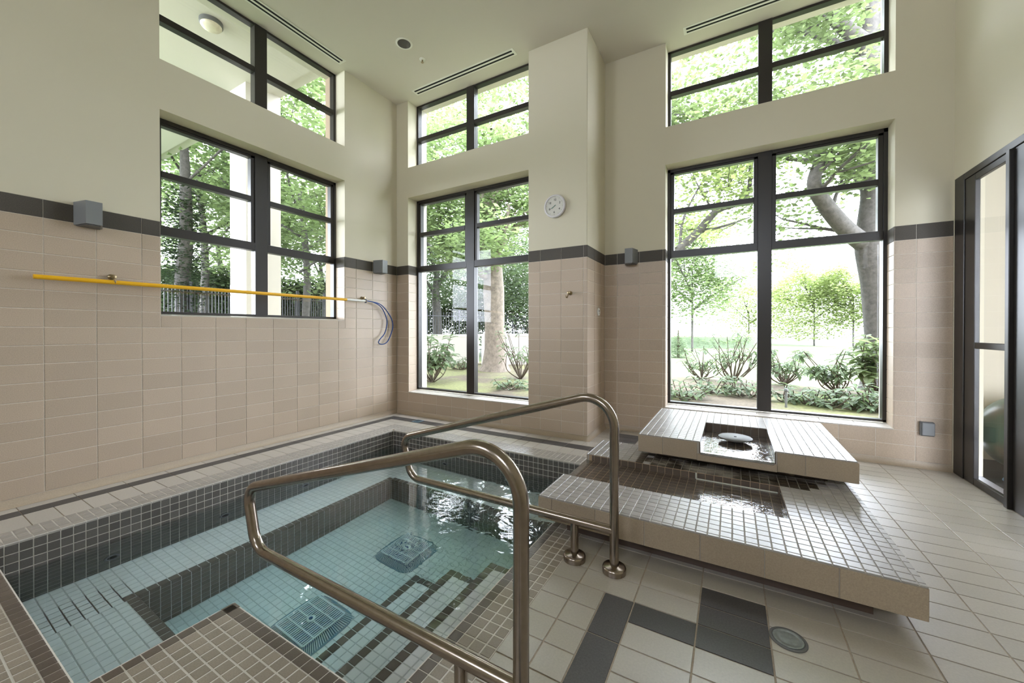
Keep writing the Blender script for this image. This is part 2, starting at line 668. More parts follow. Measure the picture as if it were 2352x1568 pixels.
def fmat(i, j, x, y):
    if in_slab(x, y):
        return None
    if 3.945 < x < 4.187 and -2.31 < y < -1.93:
        return 'fdark'
    if y < -2.9 and x > 5.0:
        return 'ftile'
    return 'ftile'


ytop = [y for y in ft_rows_all if y > FY0 + FR_ - 1e-4]
ft.grid((0, 0, 0), X, Y, [3.327] + [x for x in xj_far if x > 3.4] , ytop, fmat, gap=0.006, bev=0.0006)
ylow = [y for y in ft_rows_all if y < FY0 + FR_ + 1e-4]
ft.grid((0, 0, 0), X, Y, [3.327, 3.457, 3.58], ylow, 'ftile', gap=0.006, bev=0.0006)
ft.grid((0, 0, 0), X, Y, [3.58, 3.705], steps(-6.5, FY0 + FR_, 0.25, FY0 + FR_), 'fdark', gap=0.006, bev=0.0006)
ft.grid((0, 0, 0), X, Y, [3.705] + [x for x in xj_far if x > 3.8], ylow, lambda i, j, x, y: ('fdark' if (y > FY0 and x < 4.187) else fmat(i, j, x, y)), gap=0.006, bev=0.0006)
# strip behind the fountain towards the pillar
ft.grid((0, 0, 0), X, Y, steps(XP, 3.327, FP, FX0), steps(0.0, YF, FR_, FY0), lambda i, j, x, y: 'fdark' if (3.0 < x < 3.24 and 0.1 < y < 0.46) else 'ftile', gap=0.006, bev=0.0006)
ft.grid((0, 0, 0), X, Y, steps(3.06, 3.327, FP, FX0), steps(-0.50, 0.0, FR_, FY0), 'ftile', gap=0.006, bev=0.0006)
# left deck: thin cove strip, pale edge, dark line, pale tiles
CV = 0.035
ft.grid((0, 0, 0), X, Y, [CV, 0.12], steps(-6.5, -0.175, 0.25, -3.295), 'dtile', gap=0.005, bev=0.0006)
ft.grid((0, 0, 0), X, Y, [0.12, 0.228], steps(-6.5, -0.175, 0.25, -3.295), 'fdark', gap=0.005, bev=0.0006)
ft.grid((0, 0, 0), X, Y, [0.228, 0.48], steps(-6.5, -0.31, 0.125, -3.295), 'dtile', gap=0.005, bev=0.0006)
# back deck
ft.grid((0, 0, 0), X, Y, steps(CV, XP, 0.25, 0.12), [-0.175, -CV], 'dtile', gap=0.005, bev=0.0006)
ft.grid((0, 0, 0), X, Y, steps(0.228, 3.06, 0.25, 0.12), [-0.31, -0.175], 'fdark', gap=0.005, bev=0.0006)
ft.grid((0, 0, 0), X, Y, steps(0.48, 3.06, 0.125, 0.12), [-0.50, -0.31], 'dtile', gap=0.005, bev=0.0006)
ft.grid((0, 0, 0), X, Y, steps(XP, 3.327, 0.25, 0.12), [-0.175, 0.0], 'dtile', gap=0.005, bev=0.0006)
ft.emit(floor, 'floor_tile', 300)

# mosaic margins that lie in the floor round the tub
mt = Tiles()
P5 = 0.05
ys_l = steps(-3.472 - 1.0, TYB, P5, TYN + 0.002)
NOSE = 0.05
mt.grid((0, 0, 0), X, Y, steps(0.48, TXL - NOSE, P5, TXL), steps(-3.47, -0.5, P5, TYN), 'mcope', gap=0.0062)
mt.grid((0, 0, 0), X, Y, steps(TXL - NOSE, 3.06, P5, TXL), steps(TYB + NOSE, -0.5, P5, TYB), 'mcope', gap=0.0062)
mt.grid((0, 0, 0), X, Y, steps(TXR + NOSE, 3.327, P5, TXR), steps(-3.9, -0.5, P5, PLY), 'mtan', gap=0.0062)
mt.grid((0, 0, 0), X, Y, steps(PLX + NOSE, TXR + NOSE, P5, PLX), steps(-3.9, PLY - NOSE, P5, PLY), 'mtan', gap=0.0062)
mt.grid((0, 0, 0), X, Y, steps(0.48, PLX + NOSE, P5, PLX), steps(-3.9, TYN - NOSE, P5, TYN), 'mtan', gap=0.0062)
mt.emit(floor, 'floor_mosaic', 300)
b = MB()
for (x0, x1, y0, y1) in ((0.48, TXL - 0.04, -3.6, -0.5), (TXL - 0.04, 3.2, TYB + 0.04, -0.5), (TXR + 0.04, 3.327, -3.9, -0.5), (PLX + 0.04, TXR + 0.04, -3.9, PLY - 0.04), (0.48, PLX + 0.04, -3.9, TYN - 0.04)):
    b.box(x0, x1, y0, y1, -0.01, -0.0018)
b.build('mosaic_grout_bed', M['mgrout'], floor)

# ------------------------------------------------------------------ walls
def wall_boxes(mp, a0, a1, holes, z0=0.0, z1=CEIL, d0=TT, d1=WT):
    """wall between a0 and a1 with rectangular holes (all of the same a-range); mp maps (a, d, z) boxes into the room"""
    b = MB()

    def bx(p0, p1, q0, q1, dd=d0):
        x0, y0, zz0 = mp(p0, dd, q0)
        x1, y1, zz1 = mp(p1, d1, q1)
        b.box(x0, x1, y0, y1, zz0, zz1)
    ha, hb = holes[0][0], holes[0][1]
    for (p0, p1) in ((a0, ha), (hb, a1)):
        if p1 - p0 > 1e-4:
            bx(p0, p1, z0, BAND1)
            bx(p0, p1, BAND1, z1, 0.0)
    zs = sorted((h[2], h[3]) for h in holes)
    cur = z0
    for (q0, q1) in zs:
        if q0 > cur:
            if cur < BAND1 and q0 > BAND1:
                bx(ha, hb, cur, q0, 0.0)
            else:
                bx(ha, hb, cur, q0, d0 if q0 <= BAND1 else 0.0)
        cur = q1
    if cur < z1 - 1e-4:
        bx(ha, hb, cur, z1, 0.0)
    return b


mp_mid = lambda a, d, z: (a, d, z)
mp_far = lambda a, d, z: (a, YF + d, z)
mp_left = lambda a, d, z: (-d, a, z)

wl = wall_boxes(mp_left, YN, WT, [(LN, LF, LSILL, HEAD), (LN, LF, USILL, CEIL)]).build('wall_left', M['paint'], kind='structure')
wm = wall_boxes(mp_mid, -0.0, XP - TT, [(ML, MR, SILL, HEAD), (ML, MR, USILL, CEIL)]).build('wall_back', M['paint'], kind='structure')
wf = wall_boxes(mp_far, XP - 0.05, XD + 0.17, [(FL, FR, SILL, HEAD), (FL, FR, USILL, CEIL)])
wf = wf.build('wall_far', M['paint'], kind='structure')
pb = MB()
pb.box(XP - 0.1, XP - TT, 0.02, YF + 0.05, 0, BAND1)
pb.box(XP - 0.1, XP, 0.003, YF + 0.05, BAND1, CEIL)
wp = pb.build('wall_return', M['paint'], kind='structure')
# partition wall on the right, above and beside the glazed screen
DN, DTOP = -1.75, 2.363
rb = MB()
rb.box(XD, XD + 0.16, DN, YF + 0.0, DTOP, CEIL)
rb.box(XD, XD + 0.16, YN, DN, 0, CEIL)
rb.box(XD, XD + 0.16, 0.614, YF, 0, DTOP)
wr = rb.build('wall_right', M['paint'], kind='structure')
mp_front = lambda a, d, z: (a, YN - d, z)
fbk = wall_boxes(mp_front, -WT, 2.75, [(0.9, 1.9, 2.6, 3.8)])
fb2 = wall_boxes(mp_front, 2.75, XD + 0.2, [(3.6, 4.6, 2.6, 3.8)])
fbk.add(fb2.v, fb2.f)
fbk.build('wall_front', M['paint'], kind='structure')
cb = MB()
cb.box(-WT, XD + 0.2, YN - 0.2, WT, CEIL, CEIL + 0.2)
cb.box(XP - 0.3, XD + 0.2, WT, YF + WT, CEIL, CEIL + 0.2)
cb.build('ceiling', M['ceil'], kind='structure')


def wall_tiles(parent, o, u, n, a0, a1, off, hole=None, z0=0.05):
    """beige tiles up to the dark band plus the band itself; u along the wall so that u x z points into the room"""
    t = Tiles()
    zs = [0.05 + 0.1247 * k for k in range(15)] + [BAND0]
    zs = [z for z in zs if z < BAND0 - 0.02] + [BAND0]
    us = steps(a0, a1, 0.25, off)
    gb = MB()
    segs = []
    if hole:
        h0, h1, hs = hole
        usl = steps(a0, h0, 0.25, off)
        usr = steps(h1, a1, 0.25, off)
        usm = steps(h0, h1, 0.25, off)
        zl_ = [z for z in zs if z <= hs + 1e-6]
        zh_ = [z for z in zs if z >= zl_[-1] - 1e-6]
        t.grid(o, u, Z, us, zl_, 'wtile', gap=0.005, th=0.008, bev=0.0015)
        t.grid(o, u, Z, usl, zh_, 'wtile', gap=0.005, th=0.008, bev=0.0015)
        t.grid(o, u, Z, usr, zh_, 'wtile', gap=0.005, th=0.008, bev=0.0015)
        if hs - zl_[-1] > 0.012:
            t.grid(o, u, Z, usm, [zl_[-1], hs], 'wtile', gap=0.005, th=0.008, bev=0.0015)
        t.grid(o, u, Z, usl, [BAND0, BAND1], 'band', gap=0.003, th=0.008, bev=0.0015)
        t.grid(o, u, Z, usr, [BAND0, BAND1], 'band', gap=0.003, th=0.008, bev=0.0015)
        segs = [(a0, h0, 0, BAND1), (h1, a1, 0, BAND1), (h0, h1, 0, hs)]
    else:
        t.grid(o, u, Z, us, zs, 'wtile', gap=0.005, th=0.008, bev=0.0015)
        t.grid(o, u, Z, us, [BAND0, BAND1], 'band', gap=0.003, th=0.008, bev=0.0015)
        segs = [(a0, a1, 0, BAND1)]
    # grout bed
    for (p0, p1, q0, q1) in segs:
        c = [Vector(o) + u * a + Z * z - n * 0.003 for a, z in ((p0, q0), (p1, q0), (p1, q1), (p0, q1))]
        gb.add(c, [(0, 1, 2, 3)])
    gb.build('grout_bed', M['grout'], parent)
    t.emit(parent, 'wall_tile', 300)


# left wall looks along +X: u must satisfy u x z = +X  ->  u = +Y  (Y x Z = X)
wall_tiles(wl, (0, 0, 0), Y, X, -5.0, 0.0, -0.168, (LN, LF, LSILL))
# middle wall faces -Y: u x z = -Y -> u = X (X x Z = -Y)
wall_tiles(wm, (0, 0, 0), X, -Y, 0.0, XP, 0.215 - 0.0, (ML, MR, SILL))
wall_tiles(wf, (0, YF, 0), X, -Y, XP, XD, 5.402 - 0.25 * 8, (FL, FR, SILL))
wall_tiles(wp, (XP, 0, 0), Y, X, 0.0, YF, 0.24)

# reveals of the windows: tiles below the band, sloped tiled sills
def reveal(parent, mp, a, side, s0, name='reveal_tile'):
    """tiled jamb of a recess; side = +1 when the jamb looks towards +a"""
    t = Tiles()
    zs = [z for z in [0.05 + 0.1247 * k for k in range(15)] if z > s0 + 0.03]
    zs = [s0 + 0.004] + zs + [BAND0]
    e = 0.004
    p0 = Vector(mp(a, 0, 0))
    p1 = Vector(mp(a, 1, 0))
    pa = Vector(mp(a + 1, 0, 0)) - p0
    d = p1 - p0
    n = pa * side
    u = d if d.cross(Z).dot(n) > 0 else -d
    o = p0 + n * e
    us = [0.002, 0.168] if u.dot(d) > 0 else [-0.168, -0.002]
    t.grid(o, u, Z, us, zs, 'wtile', gap=0.004, th=0.004)
    t.grid(o, u, Z, us, [BAND0, BAND1], 'band', gap=0.003, th=0.004)
    t.emit(parent, name)


reveal(wm, mp_mid, ML, 1, SILL)
reveal(wm, mp_mid, MR, -1, SILL)
reveal(wf, mp_far, FR, -1, SILL)
reveal(wf, mp_far, FL, 1, SILL)
reveal(wl, mp_left, LF, -1, LSILL)
reveal(wl, mp_left, LN, 1, LSILL)


def sill_tiles(parent, mp, a0, a1, z):
    t = Tiles()
    d = (Vector(mp(0, 1, 0)) - Vector(mp(0, 0, 0)))
    ua = (Vector(mp(1, 0, 0)) - Vector(mp(0, 0, 0)))
    v = (d * 0.17 + Z * 0.014).normalized()
    o = Vector(mp(0, 0, z))
    if ua.cross(v).z > 0:
        t.grid(o, ua, v, steps(a0, a1, 0.25, a0 + 0.1), [-0.002, 0.172], 'dtile', gap=0.004, th=0.02)
    else:
        t.grid(o, -ua, v, [-x for x in steps(a0, a1, 0.25, a0 + 0.1)][::-1], [-0.002, 0.172], 'dtile', gap=0.004, th=0.02)
    t.emit(parent, 'sill_tile')


sill_tiles(wm, mp_mid, ML, MR, SILL)
sill_tiles(wf, mp_far, FL, FR, SILL)
sill_tiles(wl, mp_left, LN, LF, LSILL)

# tan render on the outer jambs beside the left window, pale on the others
for nm, parent, m_, bxs in (('outer_jamb', wl, 'tanstucco', [(-WT - 0.002, -0.243, LF - 0.006, LF, LSILL, HEAD), (-WT - 0.002, -0.243, LF - 0.006, LF, USILL, CEIL)]),
                            ('outer_jamb', wm, 'stucco', [(ML, ML + 0.006, 0.243, WT + 0.002, SILL, HEAD), (ML, ML + 0.006, 0.243, WT + 0.002, USILL, CEIL)]),
                            ('outer_jamb', wf, 'stucco', [(FR - 0.006, FR, YF + 0.243, YF + WT + 0.002, SILL, HEAD), (FR - 0.006, FR, YF + 0.243, YF + WT + 0.002, USILL, CEIL)])):
    for q in bxs:
        b = MB()
        b.box(*q)
        b.build(nm, M[m_], parent)
# cove at the foot of the walls
def cove(name, pts, parent=None):
    """swept quarter-round skirting; pts: polyline on the floor with room side on the left... given as (p, inward normal)"""
    b = MB()
    prof = [(0.0, 0.05), (0.004, 0.035), (0.012, 0.018), (0.022, 0.008), (0.036, 0.0005)]
    vs = []
    for (p, n) in pts:
        for (h, z) in prof:
            vs.append((p[0] + n[0] * h, p[1] + n[1] * h, z))
    k = len(prof)
    fs = []
    for i in range(len(pts) - 1):
        for j in range(k - 1):
            fs.append((i * k + j, i * k + j + 1, (i + 1) * k + j + 1, (i + 1) * k + j))
    b.add(vs, fs)
    o = b.build(name, M['ftan'], kind='structure', smooth=True)
    return o


cove('baseboard_left', [((0, -5, 0), (1, 0)), ((0, 0, 0), (1, -1))])
cove('baseboard_back', [((0, 0, 0), (1, -1)), ((XP, 0, 0), (1, -1)), ((XP, YF, 0), (1, -1))])
cove('baseboard_far', [((XP, YF, 0), (1, -1)), ((XD, YF, 0), (0, -1))])

# ------------------------------------------------------------------ windows
def window(name, mp, a0, a1, z0, z1, mull, lower, label):
    w = thing(name, label, None, mp(mull, 0.2, z0), kind='structure')
    D0, D1 = 0.168, 0.24

    def bx(nm, p0, p1, q0, q1, d0=D0, d1=D1, parent=w, m='frame'):
        b = MB()
        x0, y0, c0 = mp(p0, d0, q0)
        x1, y1, c1 = mp(p1, d1, q1)
        b.box(x0, x1, y0, y1, c0, c1, bev=0.002 if m == 'frame' else 0)
        return b.build(nm, M[m], parent)
    zb = z0 + (0.018 if lower else 0.0)
    bx('jamb', a0, a0 + 0.03, zb, z1)
    bx('jamb', a1 - 0.03, a1, zb, z1)
    bx('head', a0, a1, z1 - (0.035 if lower else 0.025), z1)
    bx('bottom_rail', a0, a1, zb, zb + 0.022)
    mh = 0.06
    bx('mullion', mull - mh, mull + mh, zb, z1, D0 - 0.004, D1 + 0.01)
    gl = []
    for s, (p0, p1) in enumerate(((a0 + 0.03, mull - mh), (mull + mh, a1 - 0.03))):
        if lower:
            t0, t1, m0, m1 = 1.965, 2.045, 2.462, 2.515
            bx('transom', p0, p1, t0, t1, D0 - 0.002)
            # opening sash in the upper half
            for q in ((p0, p0 + 0.035), (p1 - 0.035, p1)):
                bx('sash_stile', q[0], q[1], t1, z1 - 0.035, D0 + 0.008)
            bx('sash_rail', p0, p1, z1 - 0.058, z1 - 0.035, D0 + 0.008)
            bx('muntin', p0 + 0.035, p1 - 0.035, m0, m1, D0 + 0.006)
            bx('pane', p0, p1, zb + 0.02, t0 + 0.004, 0.20, 0.206, m='glass')
            bx('pane', p0 + 0.03, p1 - 0.03, t1 - 0.004, m0 + 0.004, 0.20, 0.206, m='glass')
            bx('pane', p0 + 0.03, p1 - 0.03, m1 - 0.004, z1 - 0.05, 0.20, 0.206, m='glass')
        else:
            bx('muntin', p0, p1, 3.785, 3.842, D0 + 0.002)
            bx('pane', p0, p1, zb + 0.02, 3.79, 0.20, 0.206, m='glass')
            bx('pane', p0, p1, 3.838, z1 - 0.02, 0.20, 0.206, m='glass')
    return w


window('window_1', mp_left, LN, LF, LSILL, HEAD, -1.69, True, 'dark framed window in the left wall behind the yellow pole')
window('window_2', mp_left, LN, LF, USILL, CEIL, -1.69, False, 'high dark framed window under the ceiling on the left')
window('window_3', mp_mid, ML, MR, SILL, HEAD, 1.1425, True, 'tall narrow dark framed window beside the clock')
window('window_4', mp_mid, ML, MR, USILL, CEIL, 1.1425, False, 'high window above the tall window beside the clock')
window('window_5', mp_far, FL, FR, SILL, HEAD, 4.347, True, 'tall wide dark framed window behind the fountain')
window('window_6', mp_far, FL, FR, USILL, CEIL, 4.347, False, 'high window above the one behind the fountain')
for nm, a0, a1 in (('added_window_7', 0.9, 1.9), ('added_window_8', 3.6, 4.6)):  # unseen windows, added only to bring more daylight onto the window walls
    w8 = thing(nm, 'unseen window behind the camera, added to brighten the room', None, (a0, YN, 1.0), kind='structure')
    b = MB()
    for (p0, p1, q0, q1) in ((a0, a0 + .04, 2.6, 3.8), (a1 - .04, a1, 2.6, 3.8), (a0, a1, 2.6, 2.64), (a0, a1, 3.76, 3.8)):
        b.box(p0, p1, YN - .24, YN - .17, q0, q1)
    b.build('frame', M['frame'], w8)
    b = MB()
    b.box(a0, a1, YN - .206, YN - .20, 2.6, 3.8)
    b.build('pane', M['glass'], w8)

# glazed partition on the right
dr = thing('door_1', 'dark framed glass screen and door to the next room', None, (XD, -0.5, 0), kind='structure')


def dbx(nm, y0, y1, z0, z1, x0, x1, m='frame', parent=dr):
    b = MB()
    b.box(XD + x0, XD + x1, y0, y1, z0, z1, bev=0.003 if m == 'frame' else 0)
    return b.build(nm, M[m], parent)


dbx('frame_post', 0.47, 0.614, 0, DTOP, -0.004, 0.05)
dbx('frame_head', DN, 0.47, DTOP - 0.05, DTOP, -0.004, 0.05)
dbx('stile', 0.33, 0.466, 0.0, DTOP - 0.052, 0.002, 0.03)
dbx('top_rail', -0.085, 0.329, DTOP - 0.10, DTOP - 0.052, 0.002, 0.03)
dbx('frame_post', -0.125, -0.085, 0, DTOP - 0.052, -0.02, 0.05)
dbx('middle_rail', -0.085, 0.329, 1.015, 1.06, 0.002, 0.03)
dbx('bottom_rail', -0.085, 0.329, 0.0, 0.05, 0.002, 0.03)
dbx('pane', -0.085, 0.335, 0.045, 1.017, 0.014, 0.02, 'glass')
dbx('pane', -0.085, 0.335, 1.058, DTOP - 0.098, 0.014, 0.02, 'glass')
dbx('stile', -0.27, -0.127, 0.0, DTOP - 0.052, 0.002, 0.03)
dbx('top_rail', -0.95, -0.27, DTOP - 0.14, DTOP - 0.052, 0.002, 0.03)
dbx('bottom_rail', -0.95, -0.27, 0.0, 0.2, 0.002, 0.03)
dbx('middle_rail', -0.95, -0.27, 1.015, 1.06, 0.002, 0.03)
dbx('stile', -1.09, -0.95, 0.0, DTOP - 0.052, 0.002, 0.03)
dbx('pane', -0.96, -0.26, 0.19, 1.017, 0.014, 0.02, 'glass')
dbx('pane', -0.96, -0.26, 1.058, DTOP - 0.138, 0.014, 0.02, 'glass')
dbx('frame_post', -1.15, -1.092, 0, DTOP - 0.052, -0.02, 0.05)
dbx('stile', -1.75, -1.60, 0.0, DTOP - 0.052, -0.004, 0.05)
dbx('pane', -1.61, -1.15, 0.0, DTOP - 0.052, 0.014, 0.02, 'glass')

# next room behind the partition
gy = MB()
gy.box(XD + 0.16, 9.0, 1.22, 1.4, 0, 3.0)
gy.build('wall_gym', M['gymwall'], kind='structure')
gy = MB()
gy.box(XD - 0.0, 9.0, YF + 0.36, 1.3, -0.1, -0.004)
gy.box(XD + 0.16, 9.0, -5, YF + 0.36, -0.1, -0.004)
gy.build('floor_gym', M['gymfloor'], kind='structure')
gy = MB()
gy.box(XD + 0.16, 9.2, -5, 1.4, 3.0, 3.1)
gy.build('ceiling_gym', M['ceil'], kind='structure')
gy = MB()
gy.box(9.0, 9.2, -5.2, 1.4, 0, 3.0)
gy.build('wall_gym_side', M['gymwall'], kind='structure')
w9 = thing('added_window_9', 'glazed end wall added out of view to light the next room', None, (7.4, -5.0, 0.0), kind='structure')  # glazing added out of view so that daylight reaches the ball
b = MB()
for x_ in (XD + 0.16, 7.35, 8.94):
    b.box(x_, x_ + 0.06, -5.06, -5.0, 0, 3.0)
b.build('frame', M['frame'], w9)
b = MB()
b.box(XD + 0.16, 9.0, -5.035, -5.03, 0, 3.0)
b.build('pane', M['glass'], w9)
ball = MB()
prof = [(0.32 * sin(pi * k / 24), -0.32 * cos(pi * k / 24)) for k in range(1, 24)]
ball.lathe(prof, (6.16, 0.84, 0.32 - 0.003), n=40)
tag(ball.build('exercise_ball', M['ball'], smooth=True), 'large green and brown exercise ball behind the glass screen', 'ball')
bb = MB()
bb.lathe([(0.10, 0), (0.16, 0.03), (0.13, 0.09), (0.05, 0.14), (0.02, 0.15)], (5.98, 0.44, -0.004), n=24)
tag(bb.build('balance_trainer', M['skyplastic'], smooth=True), 'small blue dome on the floor in front of the exercise ball', 'dome')

# ------------------------------------------------------------------ hot tub
tub = thing('hot_tub', 'sunken rectangular hot tub lined with small mosaic tiles', 'hot tub', (1.9, -2.0, ZF))
shell = MB()
tt = Tiles()
G = 0.003


def quad(p, u, v, du, dv, m):
    p, u, v = Vector(p), Vector(u), Vector(v)
    return


def face(p, u, v, du, dv, m, grout=0, offu=0.0, offv=0.0, gap=0.0048, mfun=None):
    quad(p, u, v, du, dv, grout)
    tt.grid(p, u, v, steps(0, du, P5, offu), steps(0, dv, P5, offv), mfun or m, gap=gap)


NZ = -0.012
# left wall (faces +X): u = Y, v = Z
face((TXL, TYN, ZB), Y, Z, TYB - TYN, NZ - ZB, 'mgrey', 0, 0, NZ - ZB)
# back wall (faces -Y): u = X, v = Z
face((TXL, TYB, ZB), X, Z, TXR - TXL, NZ - ZB, 'mgrey', 0, 0, NZ - ZB)
# right wall (faces -X): u = -Y
face((TXR, TYB, ZF), -Y, Z, TYB - PLY, NZ - ZF, 'mgrey', 0, 0, NZ - ZF)
# near wall (faces +Y): u = -X
face((PLX, TYN, ZB), -X, Z, PLX - TXL, NZ - ZB, 'mgrey', 0, 0, NZ - ZB)
# platform sides
face((PLX, PLY, ZF), -Y, Z, PLY - TYN, NZ - ZF, 'mgrey', 0, 0, NZ - ZF)
face((TXR, PLY, ZF), -X, Z, TXR - PLX, NZ - ZF, 'mgrey', 0, 0, NZ - ZF)
# bench tops, with a dark nosing row along the front
def bm(front):
    return front
face((TXL, TYN, ZB), X, Y, BX - TXL, TYB - TYN, None, 1, BX - TXL, 0,
     mfun=lambda i, j, a, b: 'mgrey' if (a > BX - TXL - 0.05 and BYN - TYN - 0.05 < b < BYB - TYN + 0.05) else 'mwhite')
face((BX, BYB, ZB), X, Y, TXR - BX, TYB - BYB, None, 1, 0, 0, mfun=lambda i, j, a, b: 'mgrey' if b < 0.05 else 'mwhite')
face((BX, TYN, ZB), X, Y, PLX - BX, BYN - TYN, None, 1, 0, BYN - TYN, mfun=lambda i, j, a, b: 'mgrey' if b > BYN - TYN - 0.05 else 'mwhite')
# bench fronts
face((BX, BYN, ZF), Y, Z, BYB - BYN, ZB - ZF, 'mgrey', 1, 0, ZB - ZF)
face((BX, BYB, ZF), X, Z, TXR - BX, ZB - ZF, 'mgrey', 1, 0, ZB - ZF)
face((PLX, BYN, ZF), -X, Z, PLX - BX, ZB - ZF, 'mgrey', 1, 0, ZB - ZF)
# floor
face((BX, PLY - 0.01, ZF), X, Y, TXR - BX, BYB - PLY + 0.01, 'mwhite', 1)
# steps
xs = list(SX) + [TXR]
zlow = ZF
for k in range(3):
    x0, x1, z = xs[k], TXR, SZ[k]
    x1t = xs[k + 1]
    face((x0, PLY, z), X, Y, x1t - x0, SY - PLY, None, 1, 0, SY - PLY,
         mfun=lambda i, j, a, b: 'mbrown' if (a < 0.05 or b > SY - PLY - 0.05) else 'mwhite')
    # riser faces -X: u = -Y
    face((x0, SY, zlow), -Y, Z, SY - PLY, z - zlow, None, 1, 0, z - zlow, mfun=lambda i, j, a, b, h=z - zlow: 'mbrown' if b > h - 0.05 else 'mwhite')
    # side faces +Y: u = -X
    face((TXR, SY, zlow), -X, Z, TXR - x0, z - zlow, None, 1, 0, z - zlow, mfun=lambda i, j, a, b, h=z - zlow: 'mbrown' if b > h - 0.05 else 'mwhite')
    zlow = z
o_ = 0.25
for (x0, x1, y0, y1, z0, z1, m_) in (
        (TXL - o_, TXL - G, TYN - o_, TYB + o_, ZF - o_, NZ, 0), (TXL - o_, TXR + o_, TYB + G, TYB + o_, ZF - o_, NZ, 0),
        (TXR + G, TXR + o_, TYN - o_, TYB + o_, ZF - o_, NZ, 0), (TXL - o_, PLX + G, TYN - o_, TYN - G, ZF - o_, NZ, 0),
        (PLX + G, TXR + o_, TYN - o_, PLY - G, ZF - o_, NZ, 0), (TXL - o_, TXR + o_, TYN - o_, TYB + o_, ZF - o_, ZF - G, 1),
        (TXL - o_, BX - G, TYN - o_, TYB + o_, ZF - o_, ZB - G, 1), (BX - o_, TXR + o_, BYB + G, TYB + o_, ZF - o_, ZB - G, 1), (BX - o_, PLX + 0.1, TYN - o_, BYN - G, ZF - o_, ZB - G, 1),
        (SX[0] + G, TXR + 0.1, PLY - 0.1, SY - G, ZF - o_, SZ[0] - G, 1), (SX[1] + G, TXR + 0.1, PLY - 0.1, SY - G, ZF - o_, SZ[1] - G, 1), (SX[2] + G, TXR + 0.1, PLY - 0.1, SY - G, ZF - o_, SZ[2] - G, 1)):
    shell.box(x0, x1, y0, y1, z0, z1, m_)
shell.build('shell', [M['mgrout'], M['ugrout']], tub)

# rounded rim tiles
RIM = {}


def rim_tile(parent, p, along, out, ln, m, name='rim_tile'):
    """p: edge point on the tub face at floor level, start; along: unit; out: unit, away from the water"""
    k = (round(ln, 4), m)
    if k not in RIM:
        r = 0.012
        prof = [(0.049, -0.004), (0.049, 0.0)] + [(r - r * sin(a), -r + r * cos(a)) for a in (0, pi / 8, pi / 4, 3 * pi / 8, pi / 2)] + [(0.0, -0.012 - 0.0)]
        prof = [(0.049, -0.005), (0.049, 0.0)] + [(r - r * sin(a), -r + r * cos(a)) for a in (0, pi / 8, pi / 4, 3 * pi / 8, pi / 2)] + [(0.006, -0.0125)]
        n = len(prof)
        vs = [(0.00225, a, b) for a, b in prof] + [(ln - 0.00225, a, b) for a, b in prof]
        fs = [(i, i + 1, n + i + 1, n + i) for i in range(n - 1)] + [tuple(range(n))[::-1], tuple(range(n, 2 * n))]
        me = bpy.data.meshes.new('rim_tile')
        me.from_pydata(vs, [], fs)
        me.materials.append(M[m])
        RIM[k] = me
    mw = Matrix(((along.x, out.x, 0, p[0]), (along.y, out.y, 0, p[1]), (0, 0, 1, 0), (0, 0, 0, 1)))
    link(name, RIM[k], parent, mw=mw)


n = int(round((TYB - TYN) / P5))
for k in range(n):
    rim_tile(tub, (TXL, TYN + k * (TYB - TYN) / n), Y, -X, (TYB - TYN) / n, 'mcope')
n = int((3.08 - TXL) / P5)
for k in range(n):
    rim_tile(tub, (TXL + k * P5, TYB), X, Y, P5, 'mcope')
n = int(round((TYB - PLY) / P5))
for k in range(n):
    rim_tile(tub, (TXR, PLY + k * P5), Y, X, P5, 'mbrown')
n = int(round((TXR - PLX) / P5))
for k in range(n):
    rim_tile(tub, (PLX + k * P5, PLY), X, -Y, P5, 'mbrown')
n = int(round((PLY - TYN) / P5))
for k in range(n):
    rim_tile(tub, (PLX, PLY - P5 * (k + 1)), Y, X, P5, 'mbrown')
n = int(round((PLX - TXL) / P5))
for k in range(n):
    rim_tile(tub, (PLX - P5 * (k + 1), TYN), X, -Y, P5, 'mbrown')
# grout under the rim tiles
rg = MB()
for (x0, x1, y0, y1) in ((TXL - 0.05, TXL - 0.002, TYN, TYB), (TXL, TXR, TYB + 0.002, TYB + 0.05), (TXR + 0.002, TXR + 0.05, PLY, TYB), (PLX, TXR, PLY - 0.05, PLY - 0.002), (PLX + 0.002, PLX + 0.05, TYN, PLY), (TXL, PLX, TYN - 0.05, TYN - 0.002)):
    rg.box(x0, x1, y0, y1, -0.03, -0.0016)
rg.build('rim_grout', M['mgrout'], tub)
tt.emit(tub, 'mosaic_tile', 300)

# jets
def jet(p, ax):
    b = MB()
    s = 1 if ax == 'x' else -1
    b.lathe([(0.036, 0.0), (0.036, s * 0.008), (0.030, s * 0.012), (0.024, s * 0.010), (0.023, s * 0.002)], p, ax, 24)
    j = auto_smooth(b.build('jet', M['grey'], tub))
    b = MB()
    b.lathe([(0.0225, s * 0.0005), (0.0225, s * 0.004)], p, ax, 20)
    b.lathe([(0.008, s * 0.004), (0.008, s * 0.012)], p, ax, 12)
    b.build('nozzle', M['black'], j)


for y in (-3.013, -2.394, -1.752, -1.13):
    jet((TXL, y, -0.424), 'x')
for x in (1.442, 2.395):
    jet((x, TYB, -0.40), 'y')

